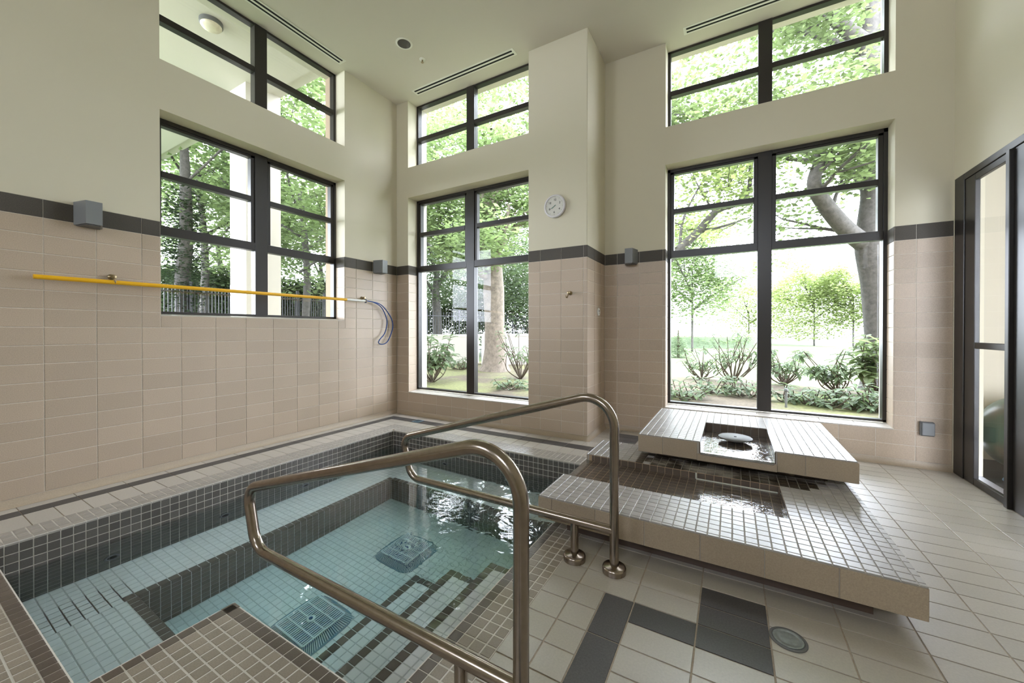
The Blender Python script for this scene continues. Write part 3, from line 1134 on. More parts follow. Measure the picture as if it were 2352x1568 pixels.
# water: closed body so that depth tints it
wv = []
poly = [(TXL - 0.004, TYN - 0.004), (PLX + 0.004, TYN - 0.004), (PLX + 0.004, PLY - 0.004), (TXR + 0.004, PLY - 0.004), (TXR + 0.004, TYB + 0.004), (TXL - 0.004, TYB + 0.004)]
k = len(poly)
vs = [(x, y, ZW) for x, y in poly] + [(x, y, ZF - 0.01) for x, y in poly]
fs = [tuple(range(k)), tuple(range(2 * k - 1, k - 1, -1))] + [(i, k + i, k + (i + 1) % k, (i + 1) % k) for i in range(k)]
w = obj('tub_water', vs, fs, M['water'])
tag(w, 'clear turquoise water filling the sunken hot tub', 'water')

# floor drain covers in the tub
def drain_cover(name, cx, cy, label):
    t = thing(name, label, 'drain cover', (cx, cy, ZF), group='raised drain covers on the hot tub floor')
    b = MB()
    n = 40
    prof = []
    for kk in range(n):
        a = 2 * pi * kk / n
        c, s_ = cos(a), sin(a)
        rr = 0.19 / (abs(c) ** 5 + abs(s_) ** 5) ** 0.2
        prof.append((cx + rr * c, cy + rr * s_))
    b.add([(x, y, ZF + 0.001) for x, y in prof] + [(x, y, ZF + 0.006) for x, y in prof], [tuple(range(n, 2 * n))] + [(i, (i + 1) % n, n + (i + 1) % n, n + i) for i in range(n)])
    b.build('base_plate', M['plate'], t)
    b = MB()
    H = 0.135
    zt = ZF + 0.065
    for s1 in (-1, 1):
        b.box(cx - H, cx + H, cy + s1 * H - 0.006, cy + s1 * H + 0.006, zt - 0.01, zt, bev=0.002)
        b.box(cx + s1 * H - 0.006, cx + s1 * H + 0.006, cy - H, cy + H, zt - 0.01, zt, bev=0.002)
    for kk in range(1, 4):
        yy = cy - H + 2 * H * kk / 4
        b.box(cx - H, cx + H, yy - 0.004, yy + 0.004, zt - 0.008, zt - 0.0005)
    for kk in range(1, 18):
        xx = cx - H + 2 * H * kk / 18
        b.box(xx - 0.0034, xx + 0.0034, cy - H, cy + H, zt - 0.008, zt - 0.001)
    g = b.build('top_grille', M['gridp'], t)
    b = MB()
    b.lathe([(0.026, 0), (0.026, 0.006), (0.02, 0.009)], (cx, cy, zt - 0.004), n=20)
    hb = b.build('hub', M['gridp'], t)
    b = MB()
    b.lathe([(0.011, 0), (0.011, 0.003)], (cx, cy, zt + 0.004), n=16)
    b.build('screw', M['bluep'], hb)
    # slanted fins round the skirt
    b = MB()
    for s1 in range(4):
        for kk in range(26):
            f = -1 + 2 * (kk + 0.5) / 26
            pts = []
            for (rr, zz) in ((H, zt - 0.006), (0.178, ZF + 0.006)):
                for w_ in (-0.0026, 0.0026):
                    a, c = rr, rr * f + w_
                    pts.append(((cx + a, cy + c, zz), (cx - a, cy + c, zz), (cx + c, cy + a, zz), (cx + c, cy - a, zz))[s1])
            b.add(pts, [(0, 1, 3, 2)])
            pl = [Vector(p) - Vector((0, 0, 0.006)) for p in pts]
            b.add([pts[0], pts[2], pl[2], pl[0]], [(0, 1, 2, 3)])
    b.build('fins', M['gridp'], t)
    b = MB()
    b.box(cx - H + 0.012, cx + H - 0.012, cy - H + 0.012, cy + H - 0.012, ZF + 0.006, ZF + 0.035)
    b.build('sump', M['bluep'], t)


drain_cover('drain_cover', 1.855, -2.446, 'pale blue gridded drain cover nearest the brown tiled platform')
drain_cover('drain_cover', 1.855, -1.656, 'pale blue gridded drain cover farther from the platform, by the lowest step end')

# ------------------------------------------------------------------ fountain
fo = thing('tiled_fountain', 'two tier low fountain with floating tiled slabs and square basins', 'fountain', (3.9, -1.1, 0))
LX0, LX1, LY0, LY1, LZ0, LZ1 = 3.102, 4.69, -1.872, -0.60, 0.08, 0.21
BX0, BX1, BY0, BY1, BZ = LX0, 4.312, -1.50, -1.03, 0.158
e = 0.004
b = MB()
b.box(LX0 + e, LX1 - e, LY0 + e, BY0 - e, LZ0, LZ1 - e)
b.box(BX1 + e, LX1 - e, BY0 - e, LY1, LZ0, LZ1 - e)
b.box(LX0 + e, BX1 + e, BY1 + e, LY1, LZ0, LZ1 - e)
b.box(LX0 + e, BX1 + e, BY0 - e, BY1 + e, LZ0, BZ - e)
low = b.build('lower_slab', M['sgrout'], fo)
b = MB()
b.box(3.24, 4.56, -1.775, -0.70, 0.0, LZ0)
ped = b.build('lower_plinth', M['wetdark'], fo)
t = Tiles()


def lowm(i, j, x, y):
    if y > -1.03:
        if y > -0.98 and x < 3.45:
            return 'mfount'
        if x > 4.55:
            return 'mfount'
        # water stained ledge under the spill lip of the upper basin
        h = random.random()
        d = max(0, min(1, (x - 3.40) / 0.25)) * max(0, min(1, (4.56 - x) / 0.2))
        return 'mstain' if h < d * 1.5 else 'mfount'
    return 'mfount'


xs_l = steps(LX0, LX1, P5, 4.314)
t.grid((0, 0, LZ1), X, Y, xs_l, steps(LY0, BY0, P5, BY0), 'mfount', gap=0.0045)
t.grid((0, 0, LZ1), X, Y, steps(BX1, LX1, P5, BX1), steps(BY0, BY1, P5, BY0), 'mfount', gap=0.0045)
t.grid((0, 0, LZ1), X, Y, xs_l, steps(BY1, LY1, P5, BY1), lowm, gap=0.0045)
t.emit(low, 'mosaic_tile', 300)
t = Tiles()
t.grid((0, 0, BZ), X, Y, steps(BX0 + 0.04, BX1, P5, BX1), steps(BY0, BY1, P5, BY0), 'mwet', gap=0.004)
t.grid((0, BY1, 0), X, Z, steps(BX0 + 0.04, BX1, P5, BX1), [BZ, LZ1 - 0.005], 'mwet', gap=0.004)
t.grid((BX1, 0, 0), -Y, Z, [-y for y in steps(BY0, BY1, P5, BY0)][::-1], [BZ, LZ1 - 0.005], 'mwet', gap=0.004)
t.grid((0, BY0, 0), -X, Z, [-x for x in steps(BX0 + 0.04, BX1, P5, BX1)][::-1], [BZ, LZ1 - 0.005], 'mwet', gap=0.004)
b = MB()
b.box(BX0 + 0.02, BX1 + 0.003, BY0 - 0.003, BY1 + 0.003, BZ - 0.01, BZ - 0.002)
b.box(BX0 + 0.02, BX1 + 0.003, BY1 + 0.002, BY1 + 0.006, BZ, LZ1 - 0.004)
b.box(BX1 + 0.002, BX1 + 0.006, BY0, BY1, BZ, LZ1 - 0.004)
bas = b.build('lower_basin', M['bgrout'], fo)
t.emit(bas, 'basin_tile', 300)
# fascia tiles
t = Tiles()
t.grid((0, LY0, 0), X, Z, steps(LX0, LX1, 0.25, 4.435), [LZ0, LZ1 - 0.007], 'ftan', gap=0.003)
t.grid((LX0, 0, 0), -Y, Z, [-y for y in steps(LY0, BY0, 0.25, BY0)][::-1], [LZ0, LZ1 - 0.007], 'ftan', gap=0.003)
t.grid((LX0, 0, 0), -Y, Z, [-y for y in steps(BY0, BY1, 0.25, BY0)][::-1], [LZ0, BZ - 0.012], 'ftan', gap=0.003)
t.grid((LX0, 0, 0), -Y, Z, [-y for y in steps(BY1, LY1, 0.25, BY1)][::-1], [LZ0, LZ1 - 0.007], 'ftan', gap=0.003)
t.grid((LX1, 0, 0), Y, Z, steps(LY0, LY1, 0.25, LY0), [LZ0, LZ1 - 0.007], 'ftan', gap=0.003)
t.emit(low, 'fascia_tile')
b = MB()
b.box(LX0 - 0.004, LX0 + 0.04, BY0, BY1, BZ - 0.012, BZ + 0.002, bev=0.002)
b.build('spill_strip', M['strip'], fo)
b = MB()
b.box(3.857, 4.305, -1.045, -1.036, BZ + 0.004, BZ + 0.014, bev=0.003)
b.box(3.853, 3.863, -1.045, -1.034, BZ + 0.01, LZ1 - 0.002, bev=0.003)
b.build('sealant_bead', M['caulk'], fo)
b = MB()
b.add([(LX0 - 0.003, BY0, BZ + 0.007), (BX1, BY0, BZ + 0.007), (BX1, BY1, BZ + 0.007), (LX0 - 0.003, BY1, BZ + 0.007)], [(0, 1, 2, 3)])
tag(b.build('basin_water', M['fwater']), 'shallow water in the long lower basin of the fountain', 'water')

UX0, UX1, UY0, UY1, UZ0, UZ1 = 3.46, 4.705, -0.915, 0.165, 0.255, 0.385
CX0, CX1, CY1, CZ = 3.875, 4.298, -0.277, 0.302
b = MB()
b.box(UX0 + e, CX0 - e, UY0 + e, UY1 - e, UZ0, UZ1 - e)
b.box(CX1 + e, UX1 - e, UY0 + e, UY1 - e, UZ0, UZ1 - e)
b.box(CX0 - e, CX1 + e, CY1 + e, UY1 - e, UZ0, UZ1 - e)
b.box(CX0 - e, CX1 + e, UY0 + e, CY1 + e, UZ0, CZ - e)
up = b.build('upper_slab', M['sgrout'], fo)
b = MB()
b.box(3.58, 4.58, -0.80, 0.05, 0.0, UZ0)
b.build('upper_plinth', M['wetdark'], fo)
t = Tiles()
ux = steps(UX0, CX0, P5, CX0)
t.grid((0, 0, UZ1), X, Y, ux, steps(UY0, UY1, P5, CY1), 'mfount', gap=0.0045)
t.grid((0, 0, UZ1), X, Y, steps(CX1, UX1, P5, CX1), steps(UY0, UY1, P5, CY1), 'mfount', gap=0.0045)
t.grid((0, 0, UZ1), X, Y, steps(CX0, CX1, P5 * 1.058, CX0), steps(CY1, UY1, P5, CY1), 'mfount', gap=0.0045)
t.emit(up, 'mosaic_tile', 300)
t = Tiles()
t.grid((0, 0, CZ), X, Y, steps(CX0, CX1, P5 * 1.058, CX0), steps(UY0 + 0.03, CY1, P5, CY1), 'mwet', gap=0.004)
t.grid((0, CY1, 0), X, Z, steps(CX0, CX1, P5 * 1.058, CX0), [CZ, UZ1 - 0.005], 'mwet', gap=0.003)
t.grid((CX1, 0, 0), -Y, Z, [-y for y in steps(UY0, CY1, P5, CY1)][::-1], [CZ, UZ1 - 0.005], 'mwet', gap=0.003)
t.grid((CX0, 0, 0), Y, Z, steps(UY0, CY1, P5, CY1), [CZ, UZ1 - 0.005], 'mwet', gap=0.003)
b = MB()
b.box(CX0 - 0.003, CX1 + 0.003, UY0 + 0.01, CY1 + 0.003, CZ - 0.008, CZ - 0.002)
bas2 = b.build('upper_basin', M['bgrout'], fo)
t.emit(bas2, 'basin_tile', 300)
t = Tiles()
t.grid((0, UY0, 0), X, Z, [UX0, 3.63, CX0 - 0.02], [UZ0, UZ1 - 0.007], 'ftan', gap=0.003)
t.grid((0, UY0 - 0.012, 0), X, Z, [CX0 - 0.02, CX1 + 0.012], [UZ0, CZ], 'ftan', gap=0.002, th=0.014)
t.grid((0, UY0, 0), X, Z, [CX1 + 0.012, 4.455, UX1], [UZ0, UZ1 - 0.007], 'ftan', gap=0.003)
t.grid((UX0, 0, 0), -Y, Z, [-y for y in steps(UY0, UY1, 0.25, UY0)][::-1], [UZ0, UZ1 - 0.007], 'ftan', gap=0.003)
t.grid((UX1, 0, 0), Y, Z, steps(UY0, UY1, 0.25, UY0), [UZ0, UZ1 - 0.007], 'ftan', gap=0.003)
t.emit(up, 'fascia_tile')
b = MB()
b.box(CX0 + 0.002, CX1 - 0.002, UY0 - 0.014, UY0 + 0.03, CZ - 0.004, CZ + 0.005, bev=0.002)
b.build('spill_strip', M['strip'], fo)
b = MB()
b.lathe([(0.100, -0.012), (0.112, -0.008), (0.112, 0.0), (0.106, 0.004)], (4.085, -0.525, 0.35), n=48)
b.lathe([(0.02, -0.05), (0.02, -0.01)], (4.085, -0.525, 0.35), n=16)
dsk = auto_smooth(b.build('spout_disc', M['disc'], fo))
b = MB()
b.lathe([(0.009, 0.003), (0.009, 0.006)], (4.085, -0.525, 0.35), n=16)
b.build('screw', M['black'], dsk)
b = MB()
b.add([(CX0, UY0 - 0.006, CZ + 0.010), (CX1, UY0 - 0.006, CZ + 0.010), (CX1, CY1, CZ + 0.014), (CX0, CY1, CZ + 0.014)], [(0, 1, 2, 3)])
tag(b.build('basin_water', M['fwater']), 'rippled water in the small square upper basin', 'water')

# ------------------------------------------------------------------ handrails
def fillet(pts, rad, n=10):
    out = [Vector(pts[0])]
    for i in range(1, len(pts) - 1):
        p, a, c = Vector(pts[i]), Vector(pts[i - 1]), Vector(pts[i + 1])
        u, v = (a - p).normalized(), (c - p).normalized()
        ang = u.angle(v)
        r = rad[i - 1]
        d = r / math.tan(ang / 2)
        p0 = p + u * d
        cen = p + (u + v).normalized() * (r / sin(ang / 2))
        p1 = p + v * d
        q0, q1 = p0 - cen, p1 - cen
        tot = q0.angle(q1)
        ax = q0.cross(q1).normalized()
        for k in range(n + 1):
            out.append(cen + Matrix.Rotation(tot * k / n, 3, ax) @ q0)
    out.append(Vector(pts[-1]))
    return out


def handrail(label, y):
    h = thing('handrail', label, 'handrail', (3.5, y, 0), group='steel handrails beside the hot tub steps')
    R = 0.0218
    XPOST = 3.577
    zl = 0.197
    pts = [(XPOST, y, 0.0), (XPOST, y, 0.866), (2.19, y, 0.448), (2.262, y, zl), (XPOST, y, zl)]
    p = fillet(pts, [0.135, 0.075, 0.10], 14)
    b = MB()
    b.tube(p, R, 20)
    auto_smooth(b.build('rail_tube', M['steel'], h), 50)
    b = MB()
    b.tube([(3.378, y, 0.0), (3.378, y, zl)], R * 0.93, 20)
    auto_smooth(b.build('short_post', M['steel'], h), 50)
    for x in (XPOST, 3.378):
        b = MB()
        b.lathe([(0.055, 0.0), (0.056, 0.020), (0.053, 0.028), (0.046, 0.032), (0.026, 0.034), (0.0225, 0.036)], (x, y, 0.0005), n=36)
        auto_smooth(b.build('base_flange', M['steel'], h), 40)


handrail('steel loop handrail in front, nearest the camera', -2.952)
handrail('steel loop handrail beside the fountain slab', -2.023)

# ------------------------------------------------------------------ things on the walls
def wall_light(label, mp, a):
    t = thing('wall_light', label, 'wall light', mp(a, 0, 1.98), group='grey wedge wall lights on the dark band')
    b = MB()

    def P(da, d, z):
        return mp(a + da, -d, z)
    v = [P(-0.072, 0.001, 1.90), P(0.072, 0.001, 1.90), P(0.041, 0.14, 1.90), P(-0.041, 0.14, 1.90),
         P(-0.072, 0.001, 2.062), P(0.072, 0.001, 2.062), P(0.041, 0.14, 2.062), P(-0.041, 0.14, 2.062)]
    b.add(v, [(0, 1, 2, 3), (7, 6, 5, 4), (0, 4, 5, 1), (1, 5, 6, 2), (2, 6, 7, 3), (3, 7, 4, 0)])
    b.build('housing', M['grey'], t)
    b = MB()
    v = [P(-0.06, 0.004, 1.893), P(0.06, 0.004, 1.893), P(0.034, 0.128, 1.893), P(-0.034, 0.128, 1.893),
         P(-0.06, 0.004, 1.8995), P(0.06, 0.004, 1.8995), P(0.034, 0.128, 1.8995), P(-0.034, 0.128, 1.8995)]
    b.add(v, [(0, 1, 2, 3), (7, 6, 5, 4), (0, 4, 5, 1), (1, 5, 6, 2), (2, 6, 7, 3), (3, 7, 4, 0)])
    b.build('lamp_slot', M['dkgrey'], t)


wall_light('grey wedge wall light left of the left window', mp_left, -2.958)
wall_light('grey wedge wall light above the blue rope loop', mp_left, -0.335)
wall_light('grey wedge wall light beside the tall wide window', mp_far, 3.063)


def bracket(label, p, axis, yhook=0.0, group='small brass wall hooks'):
    t = thing('wall_hook', label, 'hook', p, group=group)
    b = MB()
    p = Vector(p)
    if axis == 'x':
        b.lathe([(0.022, 0.001), (0.022, 0.006), (0.012, 0.012), (0.010, 0.04), (0.016, 0.045), (0.016, 0.055), (0.008, 0.058)], p, 'x', 20)
        auto_smooth(b.build('peg', M['brass'], t))
        b = MB()
        b.tube([p + Vector((0.05, 0, 0)), p + Vector((0.058, 0, -0.03)), p + Vector((0.062, 0, -0.052)), p + Vector((0.08, 0, -0.05)), p + Vector((0.09, 0, -0.03))], 0.006, 8)
        b.build('hook', M['brass'], t, smooth=True)
    else:
        b.lathe([(0.022, -0.001), (0.022, -0.006), (0.012, -0.012), (0.010, -0.04), (0.016, -0.045), (0.016, -0.055), (0.008, -0.058)], p, 'y', 20)
        auto_smooth(b.build('peg', M['brass'], t))
        b = MB()
        b.tube([p + Vector((0, -0.05, 0)), p + Vector((-0.006, -0.058, -0.03)), p + Vector((-0.012, -0.062, -0.052)), p + Vector((-0.016, -0.08, -0.05)), p + Vector((-0.016, -0.09, -0.03))], 0.006, 8)
        b.build('hook', M['brass'], t, smooth=True)


bracket('brass hook holding the yellow end of the pole', (0.0, -2.84, 1.55), 'x')
bracket('brass hook at the white tip of the pole', (0.0, -0.585, 1.557), 'x')
bracket('empty brass hook on the tiled pillar below the clock', (2.571, 0.0, 1.545), 'y')

rp = thing('rescue_pole', 'long yellow pole with a white tip and blue rope loop', 'rescue pole', (0.065, -1.9, 1.51))
b = MB()
b.tube([(0.072, -3.224, 1.505), (0.072, -0.86, 1.516)], 0.0155, 16)
auto_smooth(b.build('shaft', M['yellow'], rp), 50)
b = MB()
b.tube([(0.072, -0.86, 1.516), (0.072, -0.585, 1.519)], 0.0125, 16)
auto_smooth(b.build('white_tip', M['white'], rp), 50)


def catmull(pts, n=8):
    pts = [Vector(p) for p in pts]
    out = []
    for i in range(len(pts) - 1):
        p0, p1, p2, p3 = pts[max(i - 1, 0)], pts[i], pts[i + 1], pts[min(i + 2, len(pts) - 1)]
        for k in range(n):
            t_ = k / n
            out.append(0.5 * ((2 * p1) + (p2 - p0) * t_ + (2 * p0 - 5 * p1 + 4 * p2 - p3) * t_ ** 2 + (3 * p1 - p0 - 3 * p2 + p3) * t_ ** 3))
    out.append(pts[-1])
    return out


b = MB()
b.tube(catmull([(0.07, -0.60, 1.519), (0.06, -0.52, 1.519), (0.055, -0.33, 1.487), (0.05, -0.175, 1.35), (0.05, -0.122, 1.23), (0.05, -0.145, 1.124), (0.05, -0.215, 1.0), (0.05, -0.30, 0.965), (0.05, -0.365, 0.985), (0.05, -0.345, 1.03), (0.048, -0.262, 1.11), (0.046, -0.222, 1.23), (0.046, -0.235, 1.33), (0.05, -0.32, 1.455), (0.058, -0.45, 1.51), (0.07, -0.59, 1.522)], 6), 0.0066, 8)
b.build('rope_loop', M['rope'], rp, smooth=True)
b = MB()
b.tube([(0.085, -0.585, 1.53), (0.06, -0.58, 1.54), (0.056, -0.58, 1.5), (0.085, -0.585, 1.502)], 0.006, 8)
b.build('rope_knot', M['rope'], rp, smooth=True)

# clock
ck = thing('wall_clock', 'round grey rimmed wall clock beside the tall window', 'clock', (2.4, 0, 2.49))
b = MB()
b.lathe([(0.122, -0.001), (0.126, -0.012), (0.124, -0.03), (0.116, -0.036), (0.106, -0.034), (0.104, -0.026)], (2.4, 0, 2.49), 'y', 56)
auto_smooth(b.build('rim', M['clockrim'], ck), 60)
b = MB()
b.lathe([(0.105, -0.01), (0.105, -0.027)], (2.4, 0, 2.49), 'y', 56)
fc = b.build('dial', M['clockface'], ck)


def text(s, size, loc, rot, m, parent, name):
    cu = bpy.data.curves.new('t', 'FONT')
    cu.body = s
    cu.size = size
    cu.align_x = 'CENTER'
    cu.align_y = 'CENTER'
    cu.extrude = 0.0006
    o = bpy.data.objects.new('t', cu)
    col.objects.link(o)
    bpy.context.view_layer.update()
    me = bpy.data.meshes.new_from_object(o.evaluated_get(bpy.context.evaluated_depsgraph_get()))
    bpy.data.objects.remove(o)
    me.materials.clear()
    me.materials.append(m)
    mw = Matrix.Translation(loc) @ rot
    return link(name, me, parent, mw=mw)


ROTC = Matrix.Rotation(pi / 2, 4, 'X')
TILT = radians(-4)
for hnum in (12, 2, 4, 6, 8, 10):
    a = radians(90 - hnum * 30) + TILT
    text(str(hnum), 0.032, (2.4 + 0.066 * cos(a), -0.0285, 2.49 + 0.066 * sin(a)), ROTC @ Matrix.Rotation(TILT, 4, 'Z'), M['ink'], fc, 'numeral')
b = MB()
for k in range(60):
    a = 2 * pi * k / 60
    r0, r1 = (0.088, 0.098) if k % 5 == 0 else (0.094, 0.098)
    w_ = 0.0012 if k % 5 == 0 else 0.0005
    ca, sa = cos(a + TILT), sin(a + TILT)
    q = [(r0, -w_), (r1, -w_), (r1, w_), (r0, w_)]
    b.add([(2.4 + r * ca - t_ * sa, -0.0278, 2.49 + r * sa + t_ * ca) for r, t_ in q], [(0, 1, 2, 3)])
b.build('minute_marks', M['ink'], fc)


def hand(ang, ln, wd, m, name, y):
    b = MB()
    ca, sa = cos(ang), sin(ang)
    q = [(-0.015, -wd), (ln, -wd * 0.4), (ln, wd * 0.4), (-0.015, wd)]
    v = [(2.4 + r * ca - t_ * sa, y, 2.49 + r * sa + t_ * ca) for r, t_ in q] + [(2.4 + r * ca - t_ * sa, y - 0.001, 2.49 + r * sa + t_ * ca) for r, t_ in q]
    b.add(v, [(3, 2, 1, 0), (4, 5, 6, 7), (0, 1, 5, 4), (1, 2, 6, 5), (2, 3, 7, 6), (3, 0, 4, 7)])
    b.build(name, M[m], ck)


hand(radians(90 - 232), 0.042, 0.004, 'green', 'hour_hand', -0.0295)
hand(radians(90 - 240), 0.066, 0.0022, 'dkgrey', 'minute_hand', -0.031)

# round plate on the pillar return
t = thing('wall_plate', 'small round white plate on the pillar side', 'wall plate', (XP, 0.382, 1.358))
b = MB()
b.lathe([(0.044, 0.001), (0.044, 0.006), (0.038, 0.010)], (XP, 0.382, 1.358), 'x', 32)
pl = auto_smooth(b.build('plate', M['white'], t))
b = MB()
for dy, dz, h in ((-0.012, 0.008, 0.018), (0.010, 0.010, 0.014), (-0.002, -0.014, 0.012)):
    b.box(XP + 0.009, XP + 0.0125, 0.382 + dy - 0.004, 0.382 + dy + 0.004, 1.358 + dz - h / 2, 1.358 + dz + h / 2)
b.build('slots', M['dkgrey'], pl)

# grey outlet box on the far wall
t = thing('outlet_box', 'grey square outlet box low on the far wall', 'outlet', (5.465, YF, 0.333))
b = MB()
b.box(5.423, 5.507, YF - 0.03, YF - 0.001, 0.275, 0.391, bev=0.004)
b.build('box', M['dkgrey'], t)
b = MB()
b.box(5.431, 5.507, YF - 0.040, YF - 0.0305, 0.281, 0.385, bev=0.004)
b.build('flap_cover', M['grey'], t)

# deck skimmer lid and floor drain
t = thing('deck_drain', 'small square blue grey drain lid on the far deck corner', 'drain', (0.62, -0.24, 0))
b = MB()
b.box(0.565, 0.675, -0.295, -0.185, 0.0005, 0.006, bev=0.002)
fr_ = b.build('lid', M['plate'], t)
b = MB()
for k in range(5):
    b.box(0.58, 0.66, -0.278 + k * 0.018, -0.270 + k * 0.018, 0.0055, 0.0075)
b.build('slots', M['black'], fr_)
t = thing('floor_drain', 'round metal drain cover beside the dark floor tiles', 'drain', (4.245, -2.10, 0))
b = MB()
b.lathe([(0.060, 0.0005), (0.060, 0.003), (0.052, 0.004), (0.050, 0.0025)], (4.245, -2.10, 0), n=40)
auto_smooth(b.build('ring', M['dkgrey'], t))
b = MB()
b.lathe([(0.049, 0.001), (0.048, 0.005), (0.040, 0.006), (0.038, 0.005), (0.03, 0.0058), (0.01, 0.0062)], (4.245, -2.10, 0), n=40)
auto_smooth(b.build('cover', M['drain'], t))

# ------------------------------------------------------------------ ceiling fittings
def linear_diffuser(label, along, a0, a1, c):
    """two slot diffuser; c: centre line across"""
    mid = (a0 + a1) / 2
    loc = (mid, c, CEIL) if along == 'x' else (c, mid, CEIL)
    t = thing('slot_diffuser', label, 'air vent', loc, group='slot diffusers along the windows')

    def bx(nm, p0, p1, q0, q1, z0, z1, m):
        b = MB()
        if along == 'x':
            b.box(p0, p1, q0, q1, z0, z1)
        else:
            b.box(q0, q1, p0, p1, z0, z1)
        return b.build(nm, M[m], t)
    bx('frame', a0 - 0.028, a1 + 0.028, c - 0.058, c + 0.058, CEIL - 0.003, CEIL - 0.0002, 'diff')
    for s1 in (-1, 1):
        bx('slot', a0, a1, c + s1 * 0.025 - 0.011, c + s1 * 0.025 + 0.011, CEIL - 0.0045, CEIL - 0.003, 'black')
    bx('centre_bar', a0, a1, c - 0.010, c + 0.010, CEIL - 0.006, CEIL - 0.003, 'diff')


linear_diffuser('white slot vent in the ceiling along the left windows', 'y', -2.43, -0.949, 0.10)
linear_diffuser('white slot vent in the ceiling above the clock side window', 'x', 0.442, 1.911, -0.08)
linear_diffuser('white slot vent in the ceiling by the far window', 'x', 3.641, 5.11, 0.554)
t = thing('downlight', 'round recessed ceiling downlight, switched off', 'downlight', (0.945, -0.785, CEIL))
b = MB()
b.lathe([(0.090, -0.0005), (0.090, -0.004), (0.072, -0.007), (0.068, -0.004)], (0.945, -0.785, CEIL), n=40)
auto_smooth(b.build('trim_ring', M['diff'], t))
b = MB()
b.lathe([(0.070, -0.006), (0.055, -0.003), (0.03, -0.001), (0.002, -0.0006)], (0.945, -0.785, CEIL), n=40)
auto_smooth(b.build('reflector', M['chrome'], t))
t = thing('sprinkler_head', 'small brass sprinkler head on the ceiling near the downlight', 'sprinkler', (0.948, -0.504, CEIL))
b = MB()
b.lathe([(0.034, -0.0005), (0.034, -0.004), (0.016, -0.010), (0.012, -0.012)], (0.948, -0.504, CEIL), n=28)
auto_smooth(b.build('escutcheon', M['diff'], t))
b = MB()
b.lathe([(0.008, -0.011), (0.008, -0.035), (0.016, -0.037), (0.016, -0.040)], (0.948, -0.504, CEIL), n=20)
auto_smooth(b.build('deflector', M['brass'], t))

# ------------------------------------------------------------------ outside: building parts
b = MB()
b.box(-6, -WT, -9, -0.70, 4.50, 4.9)
b.box(-6, -WT - 0.0, -9, -0.85, 4.48, 4.5)
b.build('ceiling_porch', M['stucco'], kind='structure')
b = MB()
b.box(-2.02, -1.592, -1.158, -0.702, -0.2, 4.5)
tag(b.build('porch_column', M['stucco']), 'square cream column of the porch outside the left window', 'column')
t = thing('porch_light', 'round frosted ceiling light under the porch outside the high window', 'ceiling light', (-0.82, -1.86, 4.5))
b = MB()
b.lathe([(0.105, -0.001), (0.105, -0.04), (0.098, -0.045)], (-0.82, -1.86, 4.48), n=32)
auto_smooth(b.build('base_ring', M['dkgrey'], t))
b = MB()
b.lathe([(0.097, -0.03), (0.095, -0.055), (0.08, -0.075), (0.05, -0.088), (0.015, -0.093)], (-0.82, -1.86, 4.48), n=32)
auto_smooth(b.build('glass_bowl', M['lampglass'], t), 60)

# ------------------------------------------------------------------ outside: ground
GZ = 0.26
gb = MB()
n = 60
vs, fs = [], []
x0, x1, y0, y1 = -30, 45, -18, 60
for i in range(n + 1):
    for j in range(n + 1):
        x = x0 + (x1 - x0) * i / n
        y = y0 + (y1 - y0) * j / n
        vs.append((x, y, GZ))
# leave out the building footprint
for i in range(n):
    for j in range(n):
        xa, ya = x0 + (x1 - x0) * (i + .5) / n, y0 + (y1 - y0) * (j + .5) / n
        if -1.2 < xa < 11 and -8.5 < ya < 1.9:
            continue
        fs.append((i * (n + 1) + j, (i + 1) * (n + 1) + j, (i + 1) * (n + 1) + j + 1, i * (n + 1) + j + 1))
gb.add(vs, fs)
gb.build('ground_lawn', M['lawn'], kind='structure')
b = MB()
for (xa, xb, ya, yb) in ((-1.8, XP - 0.15, WT + 0.0, 2.2), (XP - 0.15, 11, YF + WT, 2.2), (-1.8, -WT, -10, WT)):
    b.box(xa, xb, ya, yb, GZ - 0.1, GZ + 0.006)
b.build('ground_bed', M['soil'], kind='structure')
# irregular planting bed in front of the far and middle windows
b = MB()
pts = []
K = 48
for k in range(K):
    a = 2 * pi * k / K
    rx, ry = 5.4 + 0.5 * sin(3 * a + 1), 2.3 + 0.35 * sin(5 * a)
    pts.append((5.0 + rx * cos(a), max(YF + WT, 2.2 + ry * sin(a)), GZ + 0.012))
b.add(pts, [tuple(range(K))])
pts = []
for k in range(K):
    a = 2 * pi * k / K
    rx, ry = 3.0 + 0.4 * sin(4 * a), 3.0 + 0.35 * sin(3 * a + 2)
    pts.append((min(2.5, 0.0 + rx * cos(a)), max(WT + 0.002, 2.6 + ry * sin(a)), GZ + 0.018))
b.add(pts, [tuple(range(K))])
b.build('ground_soil', M['soil'], kind='structure')

